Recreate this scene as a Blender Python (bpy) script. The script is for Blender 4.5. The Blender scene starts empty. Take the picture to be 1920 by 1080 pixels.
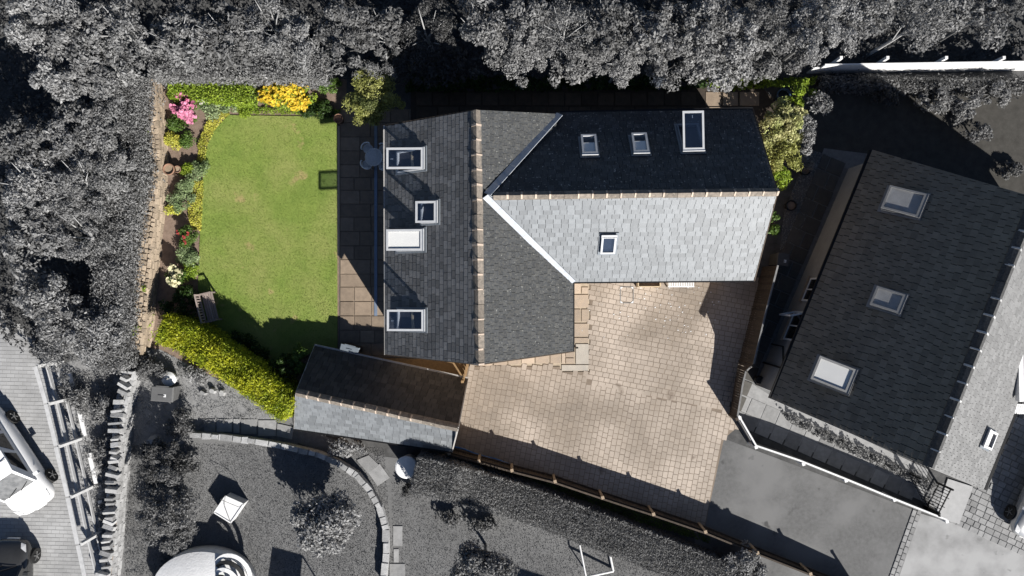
import bpy, math, random
import numpy as np
from mathutils import Vector, Matrix
random.seed(7); rng = np.random.default_rng(11)
R = math.radians
S = bpy.context.scene
COL = S.collection
# ------------------------------------------------------------------ camera, sky, sun, exposure
CAMZ = 30.0; PXM = 45.0/1920.0            # metres per photo pixel at the ground
cd = bpy.data.cameras.new('camera'); cd.sensor_width = 36; cd.lens = 24; cd.clip_end = 2000; cd.clip_start = .5
cam = bpy.data.objects.new('camera', cd); COL.objects.link(cam); cam.location = (0, 0, CAMZ); S.camera = cam
SX, SY, SZ = .88, -1.383, 1.0              # towards the sun (east, south)
elev = math.atan2(SZ, math.hypot(SX, SY)); azim = math.atan2(SX, SY)
W = bpy.data.worlds.new('World'); S.world = W; W.use_nodes = True
nt = W.node_tree; bg = nt.nodes['Background']
sky = nt.nodes.new('ShaderNodeTexSky'); sky.sky_type = 'NISHITA'; sky.sun_disc = False
sky.sun_elevation = elev; sky.sun_rotation = azim; sky.air_density = .6; sky.dust_density = .3; sky.altitude = 150
nt.links.new(sky.outputs[0], bg.inputs[0]); bg.inputs[1].default_value = .05
sl = bpy.data.lights.new('sun', 'SUN'); sl.energy = 5.0; sl.angle = R(.5); sl.color = (1, .965, .91)
so = bpy.data.objects.new('sun', sl); COL.objects.link(so); so.location = (40, -60, 50)
so.rotation_euler = Vector((SX, SY, SZ)).to_track_quat('Z', 'Y').to_euler()
vs = S.view_settings; vs.view_transform = 'Standard'; vs.look = 'None'; vs.gamma = 1; vs.exposure = .74
S.cycles.max_bounces = 5; S.cycles.diffuse_bounces = 1; S.cycles.transparent_max_bounces = 12

# ------------------------------------------------------------------ helpers
WP = {}
def P(px, py, z=0.0):
    k = PXM*(CAMZ-z)/CAMZ
    return Vector(((px-960)*k, (540-py)*k, z))
def G(px, py, z=0.0):                      # photo pixel of a GROUND point, lifted
    return Vector(((px-960)*PXM, (540-py)*PXM, z))
def srgb(c):
    return tuple((x/255/12.92 if x/255 <= .04045 else ((x/255+.055)/1.055)**2.4) for x in c)
MATS = {}
def M(name, a, b=None, scale=2.0, rough=.8, rnd=.0, bump=0.0, bscale=60, spec=.3, metal=0.0, big=None, bigscale=.25, detail=6, coat=0, spot=None):
    """noise between linear colours a and b in world space; rnd = tint per loose piece; big = a third colour in large worn patches"""
    if name in MATS: return MATS[name]
    m = bpy.data.materials.new(name); m.use_nodes = True; t = m.node_tree; N = t.nodes; L = t.links
    p = N['Principled BSDF']; p.inputs['Roughness'].default_value = rough; p.inputs['Specular IOR Level'].default_value = spec
    p.inputs['Metallic'].default_value = metal; p.inputs['Coat Weight'].default_value = coat
    b = b or tuple(x*.75 for x in a)
    geo = N.new('ShaderNodeNewGeometry')
    nz = N.new('ShaderNodeTexNoise'); nz.inputs['Scale'].default_value = scale; nz.inputs['Detail'].default_value = detail; nz.inputs['Roughness'].default_value = .65
    L.new(geo.outputs['Position'], nz.inputs['Vector'])
    mr = N.new('ShaderNodeMapRange'); mr.inputs[1].default_value = .32; mr.inputs[2].default_value = .68
    L.new(nz.outputs['Fac'], mr.inputs[0])
    mx = N.new('ShaderNodeMix'); mx.data_type = 'RGBA'; mx.inputs['A'].default_value = (*a, 1); mx.inputs['B'].default_value = (*b, 1)
    L.new(mr.outputs[0], mx.inputs['Factor']); col = mx.outputs['Result']
    if big:
        n2 = N.new('ShaderNodeTexNoise'); n2.inputs['Scale'].default_value = bigscale; n2.inputs['Detail'].default_value = 5
        L.new(geo.outputs['Position'], n2.inputs['Vector'])
        m2 = N.new('ShaderNodeMapRange'); m2.inputs[1].default_value = .42; m2.inputs[2].default_value = .62
        L.new(n2.outputs['Fac'], m2.inputs[0])
        x2 = N.new('ShaderNodeMix'); x2.data_type = 'RGBA'; x2.inputs['B'].default_value = (*big, 1)
        L.new(m2.outputs[0], x2.inputs['Factor']); L.new(col, x2.inputs['A']); col = x2.outputs['Result']
    if spot:                               # lichen, droppings, oil: (colour, scale, amount)
        n4 = N.new('ShaderNodeTexNoise'); n4.inputs['Scale'].default_value = spot[1]; n4.inputs['Detail'].default_value = 3; L.new(geo.outputs['Position'], n4.inputs['Vector'])
        m4 = N.new('ShaderNodeMapRange'); m4.inputs[1].default_value = .72-spot[2]; m4.inputs[2].default_value = .78-spot[2]; L.new(n4.outputs['Fac'], m4.inputs[0])
        x4 = N.new('ShaderNodeMix'); x4.data_type = 'RGBA'; x4.inputs['B'].default_value = (*spot[0], 1); L.new(m4.outputs[0], x4.inputs['Factor']); L.new(col, x4.inputs['A']); col = x4.outputs['Result']
    if rnd:
        oi = N.new('ShaderNodeObjectInfo')
        ad = N.new('ShaderNodeMath'); ad.operation = 'ADD'; L.new(geo.outputs['Random Per Island'], ad.inputs[0]); L.new(oi.outputs['Random'], ad.inputs[1])
        fr = N.new('ShaderNodeMath'); fr.operation = 'FRACT'; L.new(ad.outputs[0], fr.inputs[0])
        mm = N.new('ShaderNodeMapRange'); mm.inputs[3].default_value = 1-rnd; mm.inputs[4].default_value = 1+rnd; L.new(fr.outputs[0], mm.inputs[0])
        sc = N.new('ShaderNodeVectorMath'); sc.operation = 'SCALE'; L.new(col, sc.inputs[0]); L.new(mm.outputs[0], sc.inputs['Scale']); col = sc.outputs[0]
    L.new(col, p.inputs['Base Color'])
    if bump:
        n3 = N.new('ShaderNodeTexNoise'); n3.inputs['Scale'].default_value = bscale; n3.inputs['Detail'].default_value = 4; L.new(geo.outputs['Position'], n3.inputs['Vector'])
        bp = N.new('ShaderNodeBump'); bp.inputs['Strength'].default_value = bump; bp.inputs['Distance'].default_value = .03
        L.new(n3.outputs['Fac'], bp.inputs['Height']); L.new(bp.outputs[0], p.inputs['Normal'])
    MATS[name] = m; return m
def glass_mat(name, tint=(.55, .62, .72), refl=.25):
    m = bpy.data.materials.new(name); m.use_nodes = True; t = m.node_tree; N = t.nodes; L = t.links
    N.remove(N['Principled BSDF']); tr = N.new('ShaderNodeBsdfTransparent'); tr.inputs[0].default_value = (*tint, 1)
    gl = N.new('ShaderNodeBsdfGlossy'); gl.inputs['Roughness'].default_value = .04
    mx = N.new('ShaderNodeMixShader'); mx.inputs[0].default_value = refl
    L.new(tr.outputs[0], mx.inputs[1]); L.new(gl.outputs[0], mx.inputs[2]); L.new(mx.outputs[0], N['Material Output'].inputs[0])
    MATS[name] = m; return m

class MB:
    def __init__(s): s.v = []; s.f = []
    def poly(s, pts):
        i = len(s.v); s.v += [tuple(p) for p in pts]; s.f.append(tuple(range(i, i+len(pts))))
    def prism(s, bot, top):
        n = len(bot); i = len(s.v); s.v += [tuple(p) for p in bot]+[tuple(p) for p in top]
        s.f.append(tuple(range(i+n-1, i-1, -1))); s.f.append(tuple(range(i+n, i+2*n)))
        for k in range(n): s.f.append((i+k, i+(k+1) % n, i+n+(k+1) % n, i+n+k))
        return s
    def slab(s, pts, z0, z1, inset=0):
        pts = [Vector((p[0], p[1])) for p in pts]
        if sum(a.x*b.y-b.x*a.y for a, b in zip(pts, pts[1:]+pts[:1])) < 0: pts.reverse()
        c = sum(pts, Vector((0, 0)))/len(pts)
        top = [p+(c-p).normalized()*inset if inset else p for p in pts]
        return s.prism([(p.x, p.y, z0) for p in pts], [(p.x, p.y, z1) for p in top])
    def box(s, c, size, rot=0.0, mtx=None):
        hx, hy, hz = [k/2 for k in size]
        q = [(-hx, -hy), (hx, -hy), (hx, hy), (-hx, hy)]
        mtx = mtx if mtx is not None else Matrix.Translation(c) @ Matrix.Rotation(rot, 4, 'Z')
        return s.prism([mtx @ Vector((x, y, -hz)) for x, y in q], [mtx @ Vector((x, y, hz)) for x, y in q])
    def bar(s, a, b, w, h=None, up=(0, 0, 1)):
        a = Vector(a); b = Vector(b); h = h or w; d = (b-a).normalized(); up = Vector(up)
        if abs(d.dot(up)) > .98: up = Vector((1, 0, 0))
        x = d.cross(up).normalized()*w/2; y = x.cross(d).normalized()*h/2
        q = [-x-y, x-y, x+y, -x+y]
        return s.prism([b+k for k in q][::-1], [a+k for k in q][::-1])
    def tube(s, pts, r, n=8):
        pts = [Vector(p) for p in pts]; rs = r if isinstance(r, (list, tuple)) else [r]*len(pts); i0 = len(s.v)
        for j, p in enumerate(pts):
            d = (pts[min(j+1, len(pts)-1)]-pts[max(j-1, 0)]).normalized()
            up = Vector((0, 0, 1)) if abs(d.z) < .9 else Vector((1, 0, 0))
            x = d.cross(up).normalized(); y = x.cross(d)
            for k in range(n):
                a = 2*math.pi*k/n; s.v.append(tuple(p+(x*math.cos(a)+y*math.sin(a))*rs[j]))
        for j in range(len(pts)-1):
            for k in range(n):
                a = i0+j*n+k; b = i0+j*n+(k+1) % n; s.f.append((a, b, b+n, a+n))
        s.f.append(tuple(range(i0, i0+n))); s.f.append(tuple(range(i0+(len(pts)-1)*n+n-1, i0+(len(pts)-1)*n-1, -1)))
        return s
    def lathe(s, c, prof, n=24):
        c = Vector(c); i0 = len(s.v)
        for r, z in prof:
            for k in range(n):
                a = 2*math.pi*k/n; s.v.append((c.x+r*math.cos(a), c.y+r*math.sin(a), c.z+z))
        for j in range(len(prof)-1):
            for k in range(n):
                a = i0+j*n+k; b = i0+j*n+(k+1) % n; s.f.append((a, b, b+n, a+n))
        s.f.append(tuple(range(i0+n-1, i0-1, -1))); s.f.append(tuple(range(i0+(len(prof)-1)*n, i0+len(prof)*n)))
        return s
    def extend(s, o):
        i = len(s.v); s.v += o.v; s.f += [tuple(k+i for k in f) for f in o.f]; return s

def link(o, parent, world):
    COL.objects.link(o); WP[o] = world
    if parent is not None: o.parent = parent; o.location = world-WP[parent]
    else: o.location = world
    return o
def meshobj(name, V, F, mat, parent=None, smooth=False, origin=None):
    V = np.asarray(V, dtype=np.float64).reshape(-1, 3)
    if origin is None: origin = Vector(((V[:, 0].min()+V[:, 0].max())/2, (V[:, 1].min()+V[:, 1].max())/2, V[:, 2].min()))
    V = V-np.array(origin)
    me = bpy.data.meshes.new(name)
    if isinstance(F, np.ndarray):          # quads, fast path
        n, k = F.shape
        me.vertices.add(len(V)); me.vertices.foreach_set('co', V.astype(np.float32).ravel())
        me.loops.add(n*k); me.loops.foreach_set('vertex_index', F.astype(np.int32).ravel())
        me.polygons.add(n); me.polygons.foreach_set('loop_start', np.arange(0, n*k, k, dtype=np.int32))
        me.update(calc_edges=True)
    else: me.from_pydata(V.tolist(), [], F)
    if smooth: me.polygons.foreach_set('use_smooth', [True]*len(me.polygons))
    me.materials.append(mat)
    return link(bpy.data.objects.new(name, me), parent, Vector(origin))
def ob(name, mb, mat, parent=None, smooth=False): return meshobj(name, mb.v, mb.f, mat, parent, smooth)
def tag(o, label=None, cat=None, group=None, kind=None):
    if label: o['label'] = label
    if cat: o['category'] = cat
    if group: o['group'] = group
    if kind: o['kind'] = kind
    return o
def thing(name, loc, label, cat, group=None):
    o = bpy.data.objects.new(name, None); o.empty_display_size = .3
    link(o, None, Vector(loc)); return tag(o, label, cat, group)
def put(name, me, mtx, parent):            # an instance of a shared mesh at a world matrix
    o = bpy.data.objects.new(name, me); COL.objects.link(o); o.parent = parent
    w = mtx.to_translation(); WP[o] = w
    o.matrix_basis = Matrix.Translation(-WP[parent]) @ mtx
    return o
def sheet(name, pts, z, mat, kind='structure'):
    mb = MB(); pts = [Vector((p[0], p[1], z)) for p in pts]
    if sum(a.x*b.y-b.x*a.y for a, b in zip(pts, pts[1:]+pts[:1])) < 0: pts.reverse()
    mb.poly(pts); return tag(ob(name, mb, mat), kind=kind)
def inside(x, y, poly):
    c = False; n = len(poly)
    for i in range(n):
        x1, y1 = poly[i][0], poly[i][1]; x2, y2 = poly[i-1][0], poly[i-1][1]
        if (y1 > y) != (y2 > y) and x < (x2-x1)*(y-y1)/(y2-y1)+x1: c = not c
    return c
def clip(sub, poly):                       # convex clip, counter-clockwise poly, 2D tuples
    for i in range(len(poly)):
        a = poly[i]; b = poly[(i+1) % len(poly)]; out = []
        side = lambda p: (b[0]-a[0])*(p[1]-a[1])-(b[1]-a[1])*(p[0]-a[0])
        for j in range(len(sub)):
            p = sub[j]; q = sub[(j+1) % len(sub)]; sp, sq = side(p), side(q)
            if sp >= 0: out.append(p)
            if sp*sq < 0:
                t = sp/(sp-sq); out.append((p[0]+(q[0]-p[0])*t, p[1]+(q[1]-p[1])*t))
        sub = out
        if len(sub) < 3: return []
    return sub
def area(p): return .5*abs(sum(p[i-1][0]*p[i][1]-p[i][0]*p[i-1][1] for i in range(len(p))))
def g(*c): return [G(*p) for p in c]

# ------------------------------------------------------------------ materials (base colours, some toned for the shade they lie in)
def gy(x): return (x, x, x)
def gw(x): return (x*1.05, x, x*.91)      # warm tint cancelling the sky's blue on shaded greys
m_ground = M('grey_soil', gy(.05), gy(.10), 3, bump=.4)
m_soil = M('bed_soil', (.25, .185, .145), (.16, .115, .088), 5, bump=.6, bscale=25)
m_lawn = M('lawn_turf', (.225, .292, .066), (.165, .235, .05), 1.6, rough=.9, big=(.265, .295, .09), bigscale=.42, spot=((.36, .30, .13), .9, .06), bump=.35, bscale=90, spec=.1)
m_blade = M('grass_blade', (.24, .30, .075), (.18, .25, .05), 3, rnd=.35, spec=.1)
m_glawn = M('grey_turf', gy(.12), gy(.165), 4, rough=.9, big=gy(.175), bigscale=.4, bump=.35, bscale=60, spec=.1)
m_gblade = M('grey_grass_blade', gy(.16), gy(.23), 2, rnd=.4, spec=.1)
m_dlawn = M('shade_darkened_turf', gw(.05), gw(.075), 3, rough=.9, bump=.4, spec=.1)  # turf darkened for the house shadow lying on the back lawn
m_paver = M('drive_paver', (.305, .257, .21), (.245, .208, .172), 1.2, rough=.85, rnd=.075, big=(.455, .39, .33), bigscale=.3, spot=((.22, .18, .145), .8, .055), bump=.25, bscale=50)
m_joint = M('jointing_sand', (.25, .20, .155), (.17, .135, .105), 1.5)
m_flag = M('brown_flagstone', (.285, .222, .165), (.205, .16, .12), 3.5, rnd=.18, bump=.3, bscale=25)
m_sand = M('sandstone_flag', (.47, .375, .285), (.38, .315, .255), 4, rnd=.22, bump=.25, bscale=25)
m_mortar = M('pale_mortar', (.45, .38, .29), (.33, .27, .2), 6)
m_dmortar = M('dark_mortar', (.26, .21, .16), (.17, .135, .105), 6)
m_gbrick = M('grey_block', gy(.36), gy(.29), 2, rnd=.07, big=gy(.40), bigscale=.6, bump=.15)
m_gjoint = M('grey_joint', gy(.2), gy(.14), 5); m_rjoint = M('road_joint', gy(.26), gy(.22), 5)
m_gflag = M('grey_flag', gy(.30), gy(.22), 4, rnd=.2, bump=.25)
m_gflagd = M('shaded_grey_flag', gw(.10), gw(.075), 4, rnd=.2, bump=.25)  # shade of the side path put into a darker flag colour
m_asph = M('asphalt', gy(.15), gy(.11), 6, rough=.9, big=gy(.175), bigscale=.5, spot=(gy(.075), 1.1, .05), bump=.3, bscale=150)
m_conc = M('pale_concrete', gy(.29), gy(.22), 2, big=gy(.36), bigscale=.7, spot=(gy(.2), 1.5, .08), bump=.2, bscale=60)
m_gravel = M('gravel_grey', gy(.28), gy(.10), 30, rnd=.4, bump=.5)
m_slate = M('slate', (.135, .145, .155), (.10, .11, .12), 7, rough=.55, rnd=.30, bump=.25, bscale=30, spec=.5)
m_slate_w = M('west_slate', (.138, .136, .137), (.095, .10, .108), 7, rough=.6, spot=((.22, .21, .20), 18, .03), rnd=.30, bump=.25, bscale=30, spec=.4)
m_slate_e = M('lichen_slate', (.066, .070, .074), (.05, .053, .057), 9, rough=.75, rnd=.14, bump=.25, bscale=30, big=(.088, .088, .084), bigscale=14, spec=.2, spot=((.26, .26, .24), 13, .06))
m_slate_n = M('shaded_north_slate', (.045, .05, .058), (.08, .08, .078), 13, rough=.75, spot=((.30, .29, .27), 11, .085), rnd=.25, bump=.3, bscale=30)  # darker slate colour carries the north slope's shade
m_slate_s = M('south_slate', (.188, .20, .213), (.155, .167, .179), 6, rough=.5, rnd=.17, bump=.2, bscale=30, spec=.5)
m_slate_g = M('shade_warmed_slate', (.225, .20, .158), (.17, .15, .12), 2.2, rough=.8, rnd=.15, bump=.3, bscale=25)  # warm tint put in to offset blue skylight on the shaded slope
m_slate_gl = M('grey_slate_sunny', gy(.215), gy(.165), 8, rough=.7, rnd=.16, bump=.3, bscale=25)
m_deck = M('roof_felt', (.03, .031, .034), None, 4)
m_ridge = M('ridge_tile', (.255, .218, .182), (.13, .115, .10), 9, rough=.9, spot=((.45, .40, .32), 12, .05), rnd=.22, bump=.4, bscale=40)
m_gridge = M('grey_ridge_tile', gy(.10), gy(.04), 14, rnd=.2, bump=.4)
m_mort = M('ridge_mortar', (.55, .45, .36), (.42, .34, .28), 12)
m_gmort = M('grey_ridge_mortar', gy(.55), gy(.4), 12)
m_lead = M('lead_flashing', (.46, .48, .51), (.33, .36, .41), 6, rough=.5, spec=.5)
m_white = M('white_paint', (.76, .77, .78), (.70, .71, .72), 5, rough=.5)
m_gutter = M('gutter_grey', (.42, .40, .38), (.30, .29, .28), 6)
m_black = M('black_plastic', (.012, .012, .013), None, 5, rough=.5)
m_stonew = M('wall_stone', (.42, .32, .225), (.30, .225, .155), 5, rnd=.22, bump=.5, bscale=25)
m_wallst = M('pale_sandstone', (.46, .37, .275), (.33, .265, .195), 7, rnd=.28, bump=.5, bscale=30)
m_gstone = M('grey_stone', gy(.42), gy(.28), 6, rnd=.3, bump=.5, bscale=25)
m_render = M('grey_render', gy(.33), gy(.28), 3)
m_frame = M('skylight_frame', (.50, .51, .525), (.43, .44, .46), 5, rough=.45)
m_framed = M('skylight_cladding', (.20, .22, .25), (.16, .18, .2), 5, rough=.45)
m_gframe = M('grey_skylight_frame', gy(.27), gy(.22), 5, rough=.5)
m_glass = glass_mat('window_glass', (.78, .82, .88), .2); m_bglass = glass_mat('clear_blind_glass', (.97, .97, .97), .04)
m_gglass = glass_mat('grey_window_glass', (.95, .95, .95), .03)
m_blind = M('white_blind', (.85, .85, .83), (.8, .8, .79), 3)
m_room = M('unlit_room_tone', (.06, .055, .06), (.04, .04, .05), 4)
m_cream = M('cream_lining', (.62, .50, .34), (.55, .44, .3), 3)
m_wood = M('fence_timber', (.085, .065, .049), (.05, .039, .031), 8, rnd=.25, bump=.3)
m_wood2 = M('gate_timber', (.30, .195, .10), (.22, .145, .075), 8, rnd=.2, bump=.3)
m_bench = M('bench_timber', (.36, .30, .27), (.27, .215, .19), 10, rnd=.2, bump=.2)
m_gwhite = M('white_fence_paint', gy(.80), gy(.70), 6, rough=.6)
m_gwood = M('grey_timber', gy(.22), gy(.14), 8, rnd=.25, bump=.3)
m_metal = M('garden_metal', (.86, .86, .86), (.74, .75, .76), 12, rough=.5, spec=.5)
m_chan = M('sky_tinted_steel', (.30, .36, .46), (.24, .30, .40), 6, rough=.35, metal=.4)  # blue of the reflected sky put into the steel colour
m_terra = M('terracotta', (.30, .175, .115), (.20, .115, .08), 8)
m_hose = M('blue_hose', (.06, .16, .38), None, 5, rough=.4)
m_iron = M('black_iron', gy(.02), None, 5, rough=.5)
m_bark = M('bark', (.10, .075, .055), (.06, .045, .035), 10, bump=.6)
m_gbark = M('grey_bark', gy(.15), gy(.09), 10, bump=.6)
m_core = M('grey_inner_shade', gw(.03), gw(.05), 10)
m_gcore = M('green_inner_shade', (.018, .028, .008), (.03, .045, .012), 10)
m_vanw = M('white_car_paint', gy(.82), gy(.78), 3, rough=.25, spec=.5, coat=.5)
m_card = M('dark_car_paint', gy(.035), gy(.045), 3, rough=.25, spec=.5, coat=.6)
m_cars = M('silver_car_paint', gy(.45), gy(.42), 3, rough=.25, metal=.5, coat=.6)
m_carg = M('car_glass', gy(.015), None, 3, rough=.06, spec=.7)
m_tyre = M('tyre_rubber', gy(.02), None, 8)
m_rim = M('alloy_rim', gy(.45), None, 8, rough=.3, metal=.8)
m_lamp = M('headlamp_lens', gy(.75), None, 3, rough=.1, spec=.7)
def leafm(name, a, b, rnd=.35, rough=.5, spec=.3):
    m = M(name, a, b, 1.3, rough=rough, rnd=rnd, spec=spec, detail=2); t = m.node_tree; N = t.nodes; L = t.links
    p = N['Principled BSDF']; src = p.inputs['Base Color'].links[0].from_socket
    tl = N.new('ShaderNodeBsdfTranslucent'); L.new(src, tl.inputs[0]); mx = N.new('ShaderNodeMixShader'); mx.inputs[0].default_value = .32
    L.new(p.outputs[0], mx.inputs[1]); L.new(tl.outputs[0], mx.inputs[2]); L.new(mx.outputs[0], N['Material Output'].inputs[0]); return m
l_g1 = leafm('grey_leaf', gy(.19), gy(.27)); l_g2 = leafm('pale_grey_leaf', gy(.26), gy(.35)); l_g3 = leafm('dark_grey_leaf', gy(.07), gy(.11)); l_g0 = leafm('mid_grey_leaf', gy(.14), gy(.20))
l_yel = leafm('golden_conifer_leaf', (.48, .49, .03), (.25, .32, .022)); l_lime = leafm('lime_leaf', (.29, .38, .045), (.20, .30, .03))
l_gold = leafm('golden_edging_leaf', (.60, .56, .10), (.46, .48, .08)); l_grn = leafm('green_leaf', (.12, .20, .04), (.08, .14, .028)); l_dgr = leafm('dark_green_leaf', (.045, .085, .018), (.03, .06, .014))
l_oliv = leafm('olive_leaf', (.38, .38, .13), (.27, .29, .08)); l_vari = leafm('variegated_leaf', (.58, .55, .28), (.28, .33, .10), .5); l_sil = leafm('silver_green_leaf', (.31, .38, .20), (.20, .28, .12))
f_pink = leafm('pink_petal', (.82, .34, .50), (.74, .25, .40), .2); f_white = leafm('white_petal', (.82, .80, .72), (.78, .76, .62), .1); f_yel = leafm('yellow_petal', (.86, .64, .06), (.78, .55, .05), .25); f_red = leafm('red_petal', (.5, .06, .06), (.5, .1, .1), .2)
f_cream = leafm('cream_petal', (.8, .76, .5), (.75, .7, .45), .15)

# ------------------------------------------------------------------ foliage
def unit(n):
    v = rng.normal(size=(n, 3)); return v/np.linalg.norm(v, axis=1, keepdims=True)
def leaf_quads(pts, nrm, size, jit=.8, aspect=.5):
    n = len(pts); nn = nrm+rng.normal(size=(n, 3))*jit; nn /= np.linalg.norm(nn, axis=1, keepdims=True)
    a = np.cross(nn, unit(n)); a /= np.linalg.norm(a, axis=1, keepdims=True)+1e-9; b = np.cross(nn, a)
    s = size*rng.uniform(.6, 1.4, (n, 1))
    V = np.stack([pts-a*s, pts+b*s*aspect+nn*s*.15, pts+a*s, pts-b*s*aspect+nn*s*.15], 1).reshape(-1, 3)
    return V, np.arange(4*n).reshape(n, 4)
def crown_pts(c, rx, ry, rz, nclump, cr, per, flat=.45):
    """leaf positions on clumps that sit in an uneven shell"""
    ph = rng.uniform(0, 6.28, 3); am = rng.uniform(.08, .2, 3)
    d = unit(nclump*2); d[:, 2] = np.abs(d[:, 2])-.25; d = d[:nclump]
    th = np.arctan2(d[:, 1], d[:, 0]); lob = 1+am[0]*np.sin(2*th+ph[0])+am[1]*np.sin(3*th+ph[1])+am[2]*np.sin(5*th+ph[2])
    rr = rng.uniform(.45, 1.0, nclump)**.6*lob
    cc = np.array(c)+d*np.array([rx, ry, rz])*rr[:, None]
    cs = cr*rng.uniform(.55, 1.35, nclump)
    idx = np.repeat(np.arange(nclump), per); n = len(idx)
    u = unit(n); u[:, 2] = np.where(u[:, 2] < -.3, -u[:, 2], u[:, 2])
    r = cs[idx]*rng.uniform(.35, 1.0, n)**.5
    p = cc[idx]+u*r[:, None]*np.array([1, 1, .75])
    nr = u+np.array([0, 0, .35]); return p, nr
def tree(name, px, py, rpx, z, label, cat='tree', leaf=None, bark=None, leafsize=.085, rypx=None, dens=1.0, group=None, rz=None, clump=.16, jit=.9, asp=.5, extra=None, core=None, trunk=True):
    k = PXM*(CAMZ-z)/CAMZ; rx = rpx*k*.86; ry = (rypx or rpx)*k*.86
    c = P(px, py, z-.35*min(rx, z*.5)); base = Vector((c.x, c.y, 0))
    rz = rz or min(rx*.75, z*.55); zc = max(z-rz*.95, .12)
    if cat == 'tree': k_ = random.choice((.6, .8, 1, 1.15)); leafsize *= k_; clump *= random.choice((.7, .9, 1.1, 1.4)) if group else 1; dens *= random.uniform(.75, 1.05)
    t = thing(name, base, label, cat, group)
    bark = bark or m_gbark; leaf = leaf or l_g1
    mb = MB(); tr = max(.05, rx*.07); top = Vector((c.x+random.uniform(-.1, .1)*rx, c.y+random.uniform(-.1, .1)*rx, zc+rz*.35))
    mb.tube([base, base.lerp(top, .5)+Vector((tr*.6, 0, 0)), top], [tr, tr*.75, tr*.3], 7)
    bare = cat == 'tree' and group and random.random() < .4
    if bare: bark = MATS.get('pale_bark') or M('pale_bark', gy(.42), gy(.28), 8)
    for q in range(7):
        a = q*.9+random.random()*.5; e = Vector((c.x+math.cos(a)*rx*.7, c.y+math.sin(a)*ry*.7, zc+rz*(random.uniform(.1, .5) if not bare else random.uniform(.75, 1.05))))
        s0 = base.lerp(top, random.uniform(.45, .85)); mid = s0.lerp(e, .55)+Vector((0, 0, rz*.12))
        mb.tube([s0, mid, e], [tr*.42, tr*.28, tr*.08], 5)
    ob('trunk' if cat == 'tree' else 'stem', mb, bark, t)
    cr = clump*(rx+ry)/2+.12; ar = rx*ry
    ncl = int(max(14, 2.4*ar/(cr*cr)*dens)); per = int(max(22, min(170, 5.0*(cr/leafsize)**2)))
    p, nr = crown_pts((c.x, c.y, zc), rx, ry, rz, ncl, cr, per)
    ok = p[:, 2] > .04; V, F = leaf_quads(p[ok], nr[ok], leafsize, jit, asp)
    crn = meshobj('crown' if cat == 'tree' else 'foliage', V, F, leaf, t)
    if extra:                              # blossoms: (name, material, count, size)
        nm, fm, cnt, fs = extra; sel = rng.choice(np.where(p[:, 2] > np.quantile(p[:, 2], .35))[0], cnt)
        q = np.repeat(p[sel]+np.array([0, 0, fs*.6]), 9, 0)+rng.normal(size=(cnt*9, 3))*fs*.4
        V, F = leaf_quads(q, np.tile([0, 0, 1.0], (len(q), 1)), fs*.55, .5, .9)
        tag(meshobj(nm, V, F, fm, t), kind='stuff')
    return t
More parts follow.
